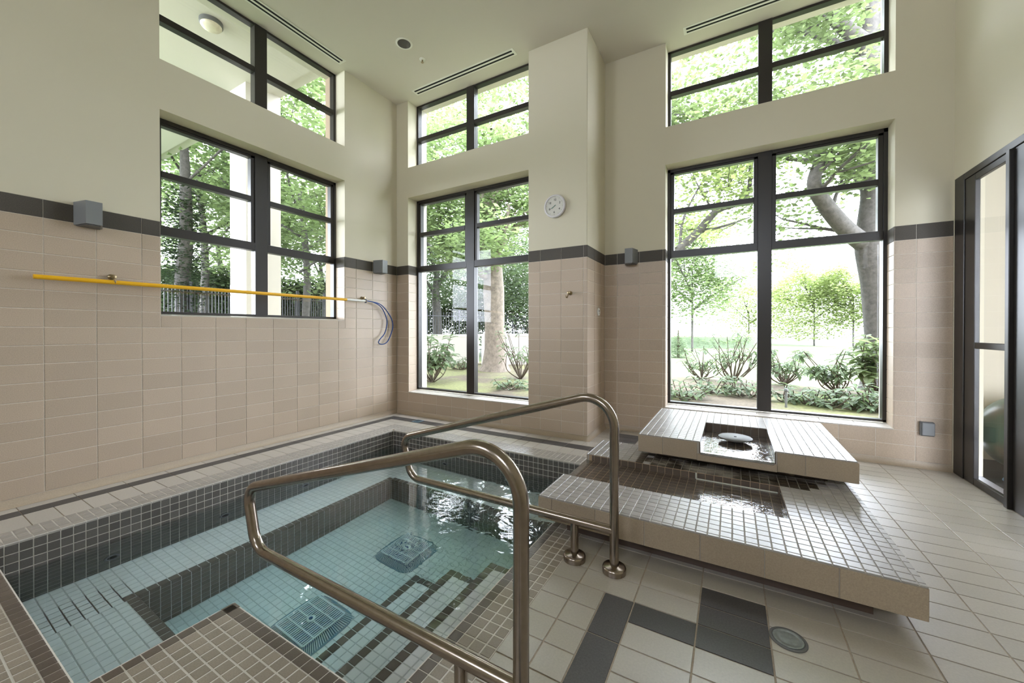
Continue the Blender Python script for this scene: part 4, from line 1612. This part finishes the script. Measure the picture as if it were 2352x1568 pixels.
# ------------------------------------------------------------------ outside: plants
def leaf_cloud(rng, blobs, n, size, aspect=0.55, droop=0.3):
    """blobs: (centre, (rx, ry, rz)); returns verts, faces of pointed leaves"""
    vs, fs = [], []
    tot = sum(r[0] * r[1] * r[2] for c, r in blobs) or 1
    for c, r in blobs:
        m_ = max(1, int(n * (r[0] * r[1] * r[2]) / tot))
        for _ in range(m_):
            while True:
                p = Vector((rng.uniform(-1, 1), rng.uniform(-1, 1), rng.uniform(-1, 1)))
                if p.length < 1:
                    break
            p = Vector((c[0] + p.x * r[0], c[1] + p.y * r[1], c[2] + p.z * r[2]))
            a = rng.uniform(0, 2 * pi)
            d = Vector((cos(a), sin(a), rng.uniform(-1, 0.6) * droop * 2)).normalized()
            s_ = d.cross(Vector((rng.uniform(-.6, .6), rng.uniform(-.6, .6), 1))).normalized()
            L_ = size * rng.uniform(0.6, 1.3)
            w_ = L_ * aspect * 0.5
            nn = d.cross(s_)
            b0 = len(vs)
            vs += [p, p + d * L_ * 0.45 + s_ * w_ + nn * w_ * 0.25, p + d * L_, p + d * L_ * 0.45 - s_ * w_ + nn * w_ * 0.25]
            fs += [(b0, b0 + 1, b0 + 2), (b0, b0 + 2, b0 + 3)]
    return vs, fs


def limb(b, rng, p, d, ln, r, depth, tips, bend=0.25, nseg=5):
    pts, rr = [Vector(p)], [r]
    d = Vector(d).normalized()
    for k in range(nseg):
        d = (d + Vector((rng.uniform(-1, 1), rng.uniform(-1, 1), rng.uniform(-0.6, 0.9))) * bend * 0.5).normalized()
        pts.append(pts[-1] + d * ln / nseg)
        rr.append(r * (1 - 0.6 * (k + 1) / nseg))
    b.tube(pts, rr, 7 if r < 0.05 else 10, cap=False)
    tips.append(pts[-1])
    tips.append(pts[-2])
    if depth > 0:
        for k in range(rng.randint(2, 3)):
            i = rng.randint(2, nseg)
            dd = (d + Vector((rng.uniform(-1, 1), rng.uniform(-1, 1), rng.uniform(-0.3, 0.8))) * 0.9).normalized()
            limb(b, rng, pts[i], dd, ln * rng.uniform(0.5, 0.75), max(rr[i] * 0.7, 0.008), depth - 1, tips, bend)


def tree(name, label, base, trunk, limbs, leaf, nleaf, lsize, blob=0.6, seed=1, barkm='bark', group=None, extra=(), depth=2, aspect=0.6, cat='tree'):
    """trunk: list of (point, radius); limbs: list of (points, radii) explicit plus (start, dir, len, r)"""
    rng = random.Random(seed)
    t = thing(name, label, cat, base, group=group)
    b = MB()
    tips = []
    b.tube(catmull([p for p, r in trunk], 5), interp([r for p, r in trunk], 5), 14)
    for L_ in limbs:
        if isinstance(L_[0], (list,)):
            pts, r0, r1 = L_
            pc = catmull(pts, 5)
            b.tube(pc, [r0 + (r1 - r0) * i / (len(pc) - 1) for i in range(len(pc))], 10, cap=False)
            tips.append(pc[-1])
            for i in range(4, len(pc), 4):
                dd = Vector((rng.uniform(-1, 1), rng.uniform(-1, 1), rng.uniform(-0.2, 0.9)))
                limb(b, rng, pc[i], dd, rng.uniform(0.5, 1.1), max(0.012, r1 * 0.6), depth - 1, tips)
        else:
            p, d, ln, r = L_
            limb(b, rng, p, d, ln, r, depth, tips)
    b.build('trunk', M[barkm], t, smooth=True)
    blobs = [(tp, (blob * rng.uniform(.6, 1.2), blob * rng.uniform(.6, 1.2), blob * rng.uniform(.4, .8))) for tp in tips]
    blobs += list(extra)
    vs, fs = leaf_cloud(rng, blobs, nleaf, lsize, aspect)
    obj('foliage', vs, fs, M[leaf], t, kind='stuff')
    return t


def interp(r, n):
    out = []
    for i in range(len(r) - 1):
        for k in range(n):
            out.append(r[i] + (r[i + 1] - r[i]) * k / n)
    out.append(r[-1])
    return out


def on_ground(px, depth):
    p = at(px, 758, depth)
    return Vector((p.x, p.y, GZ))


# big tree right of the far window
D = 5.6
gp = at(2026, 905, D); gp.z = GZ
tr_ = [(gp + Vector((0, 0, -0.05)), 0.30), (at(2024, 850, D), 0.20), (at(2020, 760, D), 0.175), (at(2010, 650, D), 0.17), (at(1998, 560, D), 0.185), (at(2003, 450, D), 0.14), (at(1992, 360, D), 0.13), (at(2010, 260, D), 0.13), (at(2012, 170, D), 0.12), (at(1995, 100, D), 0.11), (at(2015, -40, D), 0.09)]
tree('broadleaf_tree', 'large grey trunked tree at the right of the wide window', tuple(gp), tr_,
     [([at(1985, 560, D), at(1940, 525, D - .1), at(1890, 465, D - .2), at(1868, 420, D - .3), at(1885, 350, D - .3), at(1880, 260, D - .2)], 0.13, 0.05),
      ([at(1998, 470, D), at(1950, 390, D + .3), at(1860, 355, D + .5), at(1790, 345, D + .7)], 0.05, 0.02),
      ([at(1992, 110, D), at(1930, 60, D), at(1880, 0, D), at(1840, -90, D)], 0.11, 0.06),
      ([at(2000, 130, D), at(1900, 95, D + .4), at(1800, 70, D + .6), at(1700, 90, D + .9)], 0.06, 0.02),
      ([at(2000, 400, D), at(2080, 250, D), at(2120, 100, D + .5)], 0.09, 0.03),
      (at(2000, 380, D), (-.8, .6, .5), 2.6, 0.05), (at(1890, 330, D), (-.8, .2, .3), 2.4, 0.04), (at(1990, 120, D), (.3, .8, .5), 2.2, 0.05)],
     'leafE', 24000, 0.10, 0.62, seed=3,
     extra=[(at(1700, 330, 6.6), (1.5, 1.3, .8)), (at(1650, 200, 7), (1.6, 1.2, .8)), (at(1850, 180, 6.5), (1.4, 1.2, .8)), (at(1930, 60, 6.5), (1.3, 1.1, .7)), (at(1820, 470, 6.8), (1.0, .9, .5)), (at(1640, 450, 7.5), (1.0, 1., .7)), (at(1560, 120, 7), (1.3, 1., .8))])
# tree in the middle window
D = 8.3
gp = at(1137, 852, D); gp.z = GZ
tr_ = [(gp + Vector((0, 0, -0.05)), 0.40), (at(1137, 838, D), 0.29), (at(1137, 800, D), 0.23), (at(1136, 740, D), 0.215), (at(1134, 670, D), 0.23), (at(1133, 610, D), 0.19), (at(1131, 560, D), 0.15), (at(1128, 520, D), 0.14), (at(1126, 490, D), 0.13), (at(1140, 440, D), 0.10), (at(1150, 390, D), 0.08), (at(1160, 250, D), 0.05)]
tree('broadleaf_tree', 'forked grey trunked tree in the middle of the tall narrow window', tuple(gp), tr_,
     [([at(1128, 510, D), at(1112, 470, D), at(1103, 435, D), at(1095, 380, D)], 0.10, 0.06),
      ([at(1132, 640, D), at(1108, 632, D - .2), at(1092, 612, D - .4), at(1070, 590, D - .5)], 0.085, 0.04),
      ([at(1130, 600, D), at(1155, 560, D - .2), at(1166, 510, D - .3), at(1168, 470, D - .3)], 0.07, 0.035),
      ([at(1150, 545, D), at(1185, 520, D + .2), at(1225, 500, D + .3)], 0.07, 0.05),
      ([at(1060, 600, D), at(1030, 570, D), at(1012, 520, D), at(1005, 470, D)], 0.06, 0.03),
      (at(1140, 430, D), (-.6, .2, .8), 2.6, 0.05), (at(1150, 380, D), (.6, .2, .8), 2.4, 0.05), (at(1130, 300, D), (.1, .6, .8), 2.4, 0.05), (at(1130, 480, D), (-.9, -.2, .4), 2.2, 0.04)],
     'leafA', 40000, 0.105, 0.75, seed=5, barkm='bark2',
     extra=[(at(1000, 280, 9), (1.6, 1.4, 1.)), (at(1180, 240, 9.5), (1.6, 1.4, .9)), (at(1020, 480, 10), (1.2, 1, .9)), (at(1190, 420, 9.5), (1., .9, .7)), (at(1090, 330, 10), (1.4, 1.2, .9))])
# smaller tree behind, left in the middle window
D = 13.0
gp = on_ground(1003, D)
tree('broadleaf_tree', 'slim tree by the iron fence in the tall narrow window', tuple(gp),
     [(gp, 0.2), (at(1006, 780, D), 0.16), (at(1004, 720, D), 0.15), (at(1001, 680, D), 0.13), (at(1004, 620, D), 0.08)],
     [(at(1003, 690, D), (-.5, 0, .8), 2.5, .05), (at(1003, 660, D), (.6, .2, .7), 2.8, .08), (at(1003, 640, D), (.1, -.5, .8), 2.6, .07)],
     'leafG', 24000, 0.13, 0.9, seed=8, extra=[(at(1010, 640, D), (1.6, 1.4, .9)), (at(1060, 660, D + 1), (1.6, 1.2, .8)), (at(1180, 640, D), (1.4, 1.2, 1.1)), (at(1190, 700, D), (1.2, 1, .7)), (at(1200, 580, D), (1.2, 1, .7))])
# left window trees
D = 7.2
gp = on_ground(425, D)
tree('ivy_tree', 'dark ivy covered trunk in the left half of the left window', tuple(gp),
     [(gp, 0.13), (at(420, 650, D), 0.12), (at(428, 560, D), 0.11), (at(428, 440, D), 0.09), (at(425, 330, D), 0.06)],
     [(at(428, 420, D), (.7, .3, .5), 2.0, .025), (at(427, 380, D), (-.6, .2, .7), 2.0, .022)],
     'leafD', 14000, 0.07, 0.4, seed=11,
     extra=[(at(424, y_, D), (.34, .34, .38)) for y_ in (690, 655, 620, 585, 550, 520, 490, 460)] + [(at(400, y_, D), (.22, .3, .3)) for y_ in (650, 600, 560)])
for (px, py, D, leaf, seed, lab) in ((455, 380, 8.5, 'leafA', 21, 'bright green tree crown at the upper left of the left window'),
                                     (690, 440, 8.5, 'leafA', 22, 'green tree right of the porch column in the left window'),
                                     (500, 560, 10.5, 'leafA', 23, 'green tree behind the fence next to the ivy trunk'),
                                     (735, 600, 12, 'leafB', 24, 'dark green tree behind the fence at the left window corner')):
    gp = on_ground(px, D)
    top = at(px, py, D)
    tree('broadleaf_tree', lab, tuple(gp), [(gp, 0.09), ((gp + top) * 0.5 + Vector((.1, .1, 0)), 0.075), (top, 0.05)],
         [(gp.lerp(top, f), (math.cos(a), math.sin(a), .6), 2.2, .03) for f, a in ((.55, 0.3), (.65, 2.2), (.75, 4.0), (.85, 5.4), (.95, 1.2))],
         leaf, 19000, 0.12, 0.8, seed=seed,
         extra=[(top, (1.9, 1.9, 1.3)), (top + Vector((0, 0, -1.4)), (1.9, 1.9, 1.0)), (top + Vector((.5, .6, 1.5)), (1.9, 1.9, 1.2))])
# wide background trees behind the lawn
for (px, py, D, leaf, seed, lab, ex) in ((1590, 620, 16, 'leafA', 31, 'leafy tree beyond the lawn at the left of the wide window', [((1550, 600), (2.2, 1.6, 1.7)), ((1620, 640), (1.7, 1.3, 1.3)), ((1600, 700), (2.0, 1.4, .9)), ((1570, 660), (1.8, 1.4, 1.2)), ((1655, 610), (1.2, 1., 1.)), ((1570, 560), (1.7, 1.4, .9))]),
                                         (1870, 670, 22, 'leafF', 32, 'pale backlit tree beyond the lawn in the wide window', [((1820, 670), (1.9, 1.5, 1.3)), ((1880, 660), (2.2, 1.6, 1.5)), ((1850, 720), (2.4, 1.5, .8)), ((1830, 755), (2.2, 1.5, .7)), ((1890, 750), (2.2, 1.5, .7))]),
                                         (1960, 680, 21, 'leafF', 33, 'pale backlit tree beside the big trunk in the wide window', [((1950, 670), (2.0, 1.5, 1.4)), ((1980, 720), (1.8, 1.5, .9))]),
                                         (1720, 700, 26, 'leafF', 34, 'pale distant tree behind the wide window mullion', [((1690, 710), (2.2, 1.5, 1.2)), ((1740, 690), (2.4, 1.6, 1.5)), ((1800, 710), (2.4, 1.6, 1.3)), ((1700, 755), (2.6, 1.5, .8)), ((1770, 750), (2.6, 1.5, .8))])):
    gp = on_ground(px, D)
    top = at(px, py, D)
    tree('broadleaf_tree', lab, tuple(gp), [(gp, 0.045), ((gp + top) * 0.5, 0.04), (top, 0.03)],
         [(gp.lerp(top, f), (math.cos(a), math.sin(a), .7), 2.2, .05) for f, a in ((.5, 0.3), (.6, 2.4), (.7, 4.4))],
         leaf, 16000, 0.16, 0.6, seed=seed, extra=[(at(q[0], q[1], D), r) for q, r in ex])

D = 7.0
gp = on_ground(1470, D)
tree('broadleaf_tree', 'thin branches reaching in at the left side of the wide window', tuple(gp),
     [(gp, 0.2), (at(1480, 650, D), 0.16), (at(1500, 620, D), 0.13), (at(1545, 585, D), 0.085), (at(1600, 535, D), 0.07), (at(1645, 485, D), 0.06), (at(1690, 468, D), 0.05), (at(1718, 440, D), 0.04), (at(1722, 395, D), 0.035), (at(1730, 340, D), 0.02)],
     [([at(1600, 535, D), at(1660, 520, D), at(1720, 500, D + .3)], 0.03, 0.012), ([at(1560, 575, D), at(1570, 500, D), at(1610, 420, D)], 0.03, 0.012),
      (at(1690, 470, D), (.6, .2, .8), 1.4, .02), (at(1640, 490, D), (-.3, .3, .9), 1.5, .02)],
     'leafF', 7000, 0.09, 0.5, seed=51, extra=[(at(1600, 450, D), (.8, .7, .6)), (at(1580, 540, D), (.6, .6, .4)), (at(1690, 420, D), (.6, .6, .5))])

# shrubs
LEAF_ME = {}


def leaf_mesh(m, ln, wd):
    k = (m, ln, wd)
    if k not in LEAF_ME:
        vs = [(0, 0, 0)]
        for f, w_ in ((0.25, 0.8), (0.55, 1.0), (0.8, 0.6)):
            z = -0.25 * f * f * ln
            vs += [(f * ln, -wd * w_ / 2, z + wd * 0.12), (f * ln, 0, z), (f * ln, wd * w_ / 2, z + wd * 0.12)]
        vs.append((ln, 0, -0.3 * ln))
        fs = [(0, 2, 1), (0, 3, 2)]
        for k_ in (0, 1):
            a = 1 + 3 * k_
            fs += [(a, a + 1, a + 4, a + 3), (a + 1, a + 2, a + 5, a + 4)]
        fs += [(7, 8, 10), (8, 9, 10)]
        me = bpy.data.meshes.new('leaf')
        me.from_pydata(vs, [], fs)
        me.materials.append(M[m])
        LEAF_ME[k] = me
    return LEAF_ME[k]


def shrub(name, label, base, h, spread, nstem, whorl, leaf, ln, wd, seed, stuff=0, group='shrubs in the planting bed', lean=(0, 0)):
    """stems ending in whorls of separate leaves"""
    nstem = int(nstem * 1.7)
    rng = random.Random(seed)
    t = thing(name, label, 'shrub', tuple(base), group=group)
    b = MB()
    tips = []
    base = Vector(base)
    for k in range(nstem):
        a = 2 * pi * k / nstem + rng.uniform(-.5, .5)
        r = spread * math.sqrt(rng.uniform(0.1, 1))
        top = base + Vector((cos(a) * r + lean[0], sin(a) * r + lean[1], h * rng.uniform(0.45, 1.0)))
        midp = base.lerp(top, 0.5) + Vector((rng.uniform(-.1, .1), rng.uniform(-.1, .1), -0.05))
        pc = catmull([base, midp, top], 5)
        b.tube(pc, [0.011 * (1 - 0.6 * i / (len(pc) - 1)) for i in range(len(pc))], 6, cap=False)
        tips.append((top, (top - midp).normalized()))
        tw = midp + Vector((rng.uniform(-.2, .2), rng.uniform(-.2, .2), h * .22))
        b.tube([midp, (midp + tw) / 2 + Vector((0.02, 0, 0)), tw], [0.006, 0.005, 0.003], 5, cap=False)
        tips.append((tw, (tw - midp).normalized()))
    b.build('stems', M['twig'], t, smooth=True)
    me = leaf_mesh(leaf, ln, wd)
    vs, fs = [], []
    cnt = 0
    for tp, d in tips:
        for k in range(whorl):
            a = 2 * pi * k / whorl + rng.uniform(-.3, .3)
            el = rng.uniform(-0.5, 0.5)
            s_ = rng.uniform(0.7, 1.15)
            mw = Matrix.Translation(tp - d * 0.04 * (k % 3)) @ Matrix.Rotation(a, 4, 'Z') @ Matrix.Rotation(el, 4, 'Y') @ Matrix.Scale(s_, 4)
            if cnt < 300:
                link('leaf', me, t, mw=mw)
            cnt += 1
    return t


def gpt(px, py):
    d = (CAM.z - GZ) * FPX / (py - 758.4)
    p = at(px, py, d)
    p.z = GZ
    return p


shrub('rhododendron_shrub', 'twiggy shrub left of the mullion in the wide window', gpt(1684, 880), 0.92, 0.48, 12, 7, 'leafC', 0.11, 0.042, 41)
shrub('rhododendron_shrub', 'low leafy shrub at the left side of the wide window', gpt(1612, 872), 0.62, 0.40, 9, 6, 'leafC', 0.12, 0.045, 42)
shrub('rhododendron_shrub', 'leafy shrub just right of the wide window mullion', gpt(1800, 885), 0.60, 0.38, 12, 7, 'leafC', 0.12, 0.045, 43)
shrub('rhododendron_shrub', 'leaning shrub with long whorled leaves right of centre in the wide window', gpt(1925, 905), 0.66, 0.34, 10, 8, 'leafC', 0.15, 0.05, 44, lean=(-0.18, 0))
shrub('hydrangea_shrub', 'big leaved green shrub against the trunk in the wide window', gpt(2012, 912), 0.85, 0.26, 12, 6, 'leafE', 0.19, 0.11, 45)
shrub('hydrangea_shrub', 'big leaved green shrub at the left of the tall narrow window', gpt(992, 880), 0.80, 0.42, 16, 6, 'leafC', 0.16, 0.09, 46)
shrub('rhododendron_shrub', 'bare twisted shrub at the right of the tall narrow window', gpt(1196, 872), 1.0, 0.55, 12, 4, 'leafC', 0.11, 0.045, 47)
k = 0
for (px, py, hh, lab) in ((1580, 918, .22, 'low ground cover plant in the left corner of the wide window'), (1650, 905, .26, 'low ground cover plant below the twiggy shrub'),
                          (1720, 912, .26, 'low ground cover plant beside the wide window mullion'), (1830, 925, .24, 'low dark plant behind the garden stake'),
                          (1890, 935, .22, 'low plant below the leaning shrub'), (1975, 940, .24, 'low fern like plant under the big leaved shrub'), (2015, 945, .3, 'low plant in the right corner of the wide window'),
                          (1180, 895, .16, 'low sprig in the right corner of the tall narrow window'), (1060, 850, .3, 'low bare twigs beside the tall narrow window mullion')):
    k += 1
    shrub('ground_cover', lab, gpt(px, py), hh, 0.34, 8, 5, 'leafC', 0.10, 0.05, 60 + k, group='ground cover plants')
# leafy bank behind the fences
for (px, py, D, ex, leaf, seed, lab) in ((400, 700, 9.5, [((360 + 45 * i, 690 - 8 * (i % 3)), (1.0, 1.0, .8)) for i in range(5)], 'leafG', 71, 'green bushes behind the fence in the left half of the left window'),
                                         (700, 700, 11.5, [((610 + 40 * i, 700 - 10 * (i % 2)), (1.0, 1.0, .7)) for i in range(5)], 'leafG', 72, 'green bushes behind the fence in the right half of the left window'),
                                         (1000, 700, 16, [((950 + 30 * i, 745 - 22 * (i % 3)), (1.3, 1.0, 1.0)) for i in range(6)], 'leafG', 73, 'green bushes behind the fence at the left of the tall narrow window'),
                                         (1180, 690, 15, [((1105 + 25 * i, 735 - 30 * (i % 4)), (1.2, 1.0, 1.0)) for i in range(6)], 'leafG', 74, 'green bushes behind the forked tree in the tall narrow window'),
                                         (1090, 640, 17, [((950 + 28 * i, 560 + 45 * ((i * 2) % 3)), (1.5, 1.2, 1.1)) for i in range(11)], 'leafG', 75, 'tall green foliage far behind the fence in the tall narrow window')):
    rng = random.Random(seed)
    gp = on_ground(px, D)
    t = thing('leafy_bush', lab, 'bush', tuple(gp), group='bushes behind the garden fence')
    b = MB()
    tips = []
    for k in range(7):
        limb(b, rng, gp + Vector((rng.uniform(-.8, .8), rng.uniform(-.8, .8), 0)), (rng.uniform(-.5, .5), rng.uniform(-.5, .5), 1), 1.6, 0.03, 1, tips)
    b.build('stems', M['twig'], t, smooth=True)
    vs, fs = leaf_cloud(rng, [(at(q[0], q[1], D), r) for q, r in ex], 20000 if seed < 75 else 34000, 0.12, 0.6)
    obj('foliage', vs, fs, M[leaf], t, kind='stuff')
# small conifer and hedge on the lawn
rng = random.Random(9)
gp = on_ground(1558, 12.5)
t = thing('small_conifer', 'small dark conical conifer on the lawn at the wide window edge', 'conifer', tuple(gp))
b = MB()
b.tube([gp, gp + Vector((0, 0, 0.9))], [0.05, 0.02], 8)
b.build('trunk', M['twig'], t)
vs, fs = leaf_cloud(rng, [(gp + Vector((0, 0, 0.12 + 0.14 * k)), (0.42 - 0.06 * k, 0.42 - 0.06 * k, 0.16)) for k in range(6)], 5000, 0.05, 0.4)
obj('foliage', vs, fs, M['leafB'], t, kind='stuff')
h0, h1 = on_ground(1530, 19), on_ground(1735, 19)
t = thing('clipped_hedge', 'long low clipped hedge across the far edge of the lawn', 'hedge', tuple(h0))
b = MB()
dv = (h1 - h0).normalized()
nv = Vector((-dv.y, dv.x, 0))
b.add([h0, h1, h1 + nv, h0 + nv] + [p + Vector((0, 0, .55)) for p in (h0, h1, h1 + nv, h0 + nv)], [(0, 1, 5, 4), (1, 2, 6, 5), (2, 3, 7, 6), (3, 0, 4, 7), (4, 5, 6, 7)])
b.build('core', M['leafB'], t)
bl = [(h0.lerp(h1, f / 30) + nv * .4 + Vector((0, 0, .36)), (.35, .55, .36)) for f in range(31)]
vs, fs = leaf_cloud(rng, bl, 9000, 0.09, 0.6)
obj('foliage', vs, fs, M['leafA'], t, kind='stuff')

# garden stake light
p = gpt(1806, 938)
t = thing('garden_stake', 'thin grey garden stake outside the wide window', 'stake', tuple(p))
b = MB()
b.tube([p, p + Vector((0, 0, .19))], 0.012, 10)
b.build('post', M['grey'], t)
b = MB()
b.lathe([(0.016, 0), (0.022, 0.01), (0.018, 0.03), (0.006, 0.04)], tuple(p + Vector((0, 0, .19))), n=14)
b.build('cap', M['dkgrey'], t)

# iron fences
def fence(label, a, c, hgt, nbar):
    a, c = Vector(a), Vector(c)
    t = thing('iron_fence', label, 'fence', tuple(a), group='black iron fences along the garden')
    for k in range(nbar + 1):
        p = a.lerp(c, k / nbar)
        b = MB()
        post = k % 12 == 0
        r = 0.03 if post else 0.010
        b.tube([p, p + Vector((0, 0, hgt + (0.08 if post else 0.0)))], r, 6)
        b.build('post' if post else 'bar', M['iron'], t)
    for z in (0.25, hgt - 0.12):
        b = MB()
        b.tube([a + Vector((0, 0, z)), c + Vector((0, 0, z))], 0.016, 6)
        b.build('rail', M['iron'], t)


f0, f1, f2 = on_ground(330, 6.6), on_ground(800, 10.0), on_ground(1230, 14.5)
fence('black iron fence behind the trees in the left window', f0, f1, 1.72, 72)
fence('black iron fence behind the low white wall in the tall narrow window', f1, f2, 1.45, 72)
# low white garden walls
for i, (pa, pb_, D, hh, lab) in enumerate(((940, 1098, 10.2, 0.72, 'low white garden wall left of the forked tree'), (1106, 1260, 9.8, 0.74, 'low white garden wall behind the forked tree'))):
    a, c = on_ground(pa, D), on_ground(pb_, D)
    dv = (c - a).normalized()
    nv = Vector((-dv.y, dv.x, 0)) * 0.22
    t = thing('garden_wall', lab, 'garden wall', tuple(a), group='low white garden walls')
    b = MB()
    b.add([a, c, c + nv, a + nv] + [p + Vector((0, 0, hh)) for p in (a, c, c + nv, a + nv)], [(3, 2, 1, 0), (0, 1, 5, 4), (1, 2, 6, 5), (2, 3, 7, 6), (3, 0, 4, 7), (4, 5, 6, 7)])
    b.build('wall_body', M['stucco'], t)
    b = MB()
    o_ = dv * 0.03 + nv * 0.12
    b.add([a - o_, c + dv * .03 - nv * .12, c + dv * .03 + nv * 1.12, a - dv * .03 + nv * 1.12] + [], [])
    q = [a - dv * .03 - nv * .12, c + dv * .03 - nv * .12, c + dv * .03 + nv * 1.12, a - dv * .03 + nv * 1.12]
    b = MB()
    b.add([p + Vector((0, 0, hh)) for p in q] + [p + Vector((0, 0, hh + .06)) for p in q], [(3, 2, 1, 0), (0, 1, 5, 4), (1, 2, 6, 5), (2, 3, 7, 6), (3, 0, 4, 7), (4, 5, 6, 7)])
    b.build('coping', M['stucco'], t)
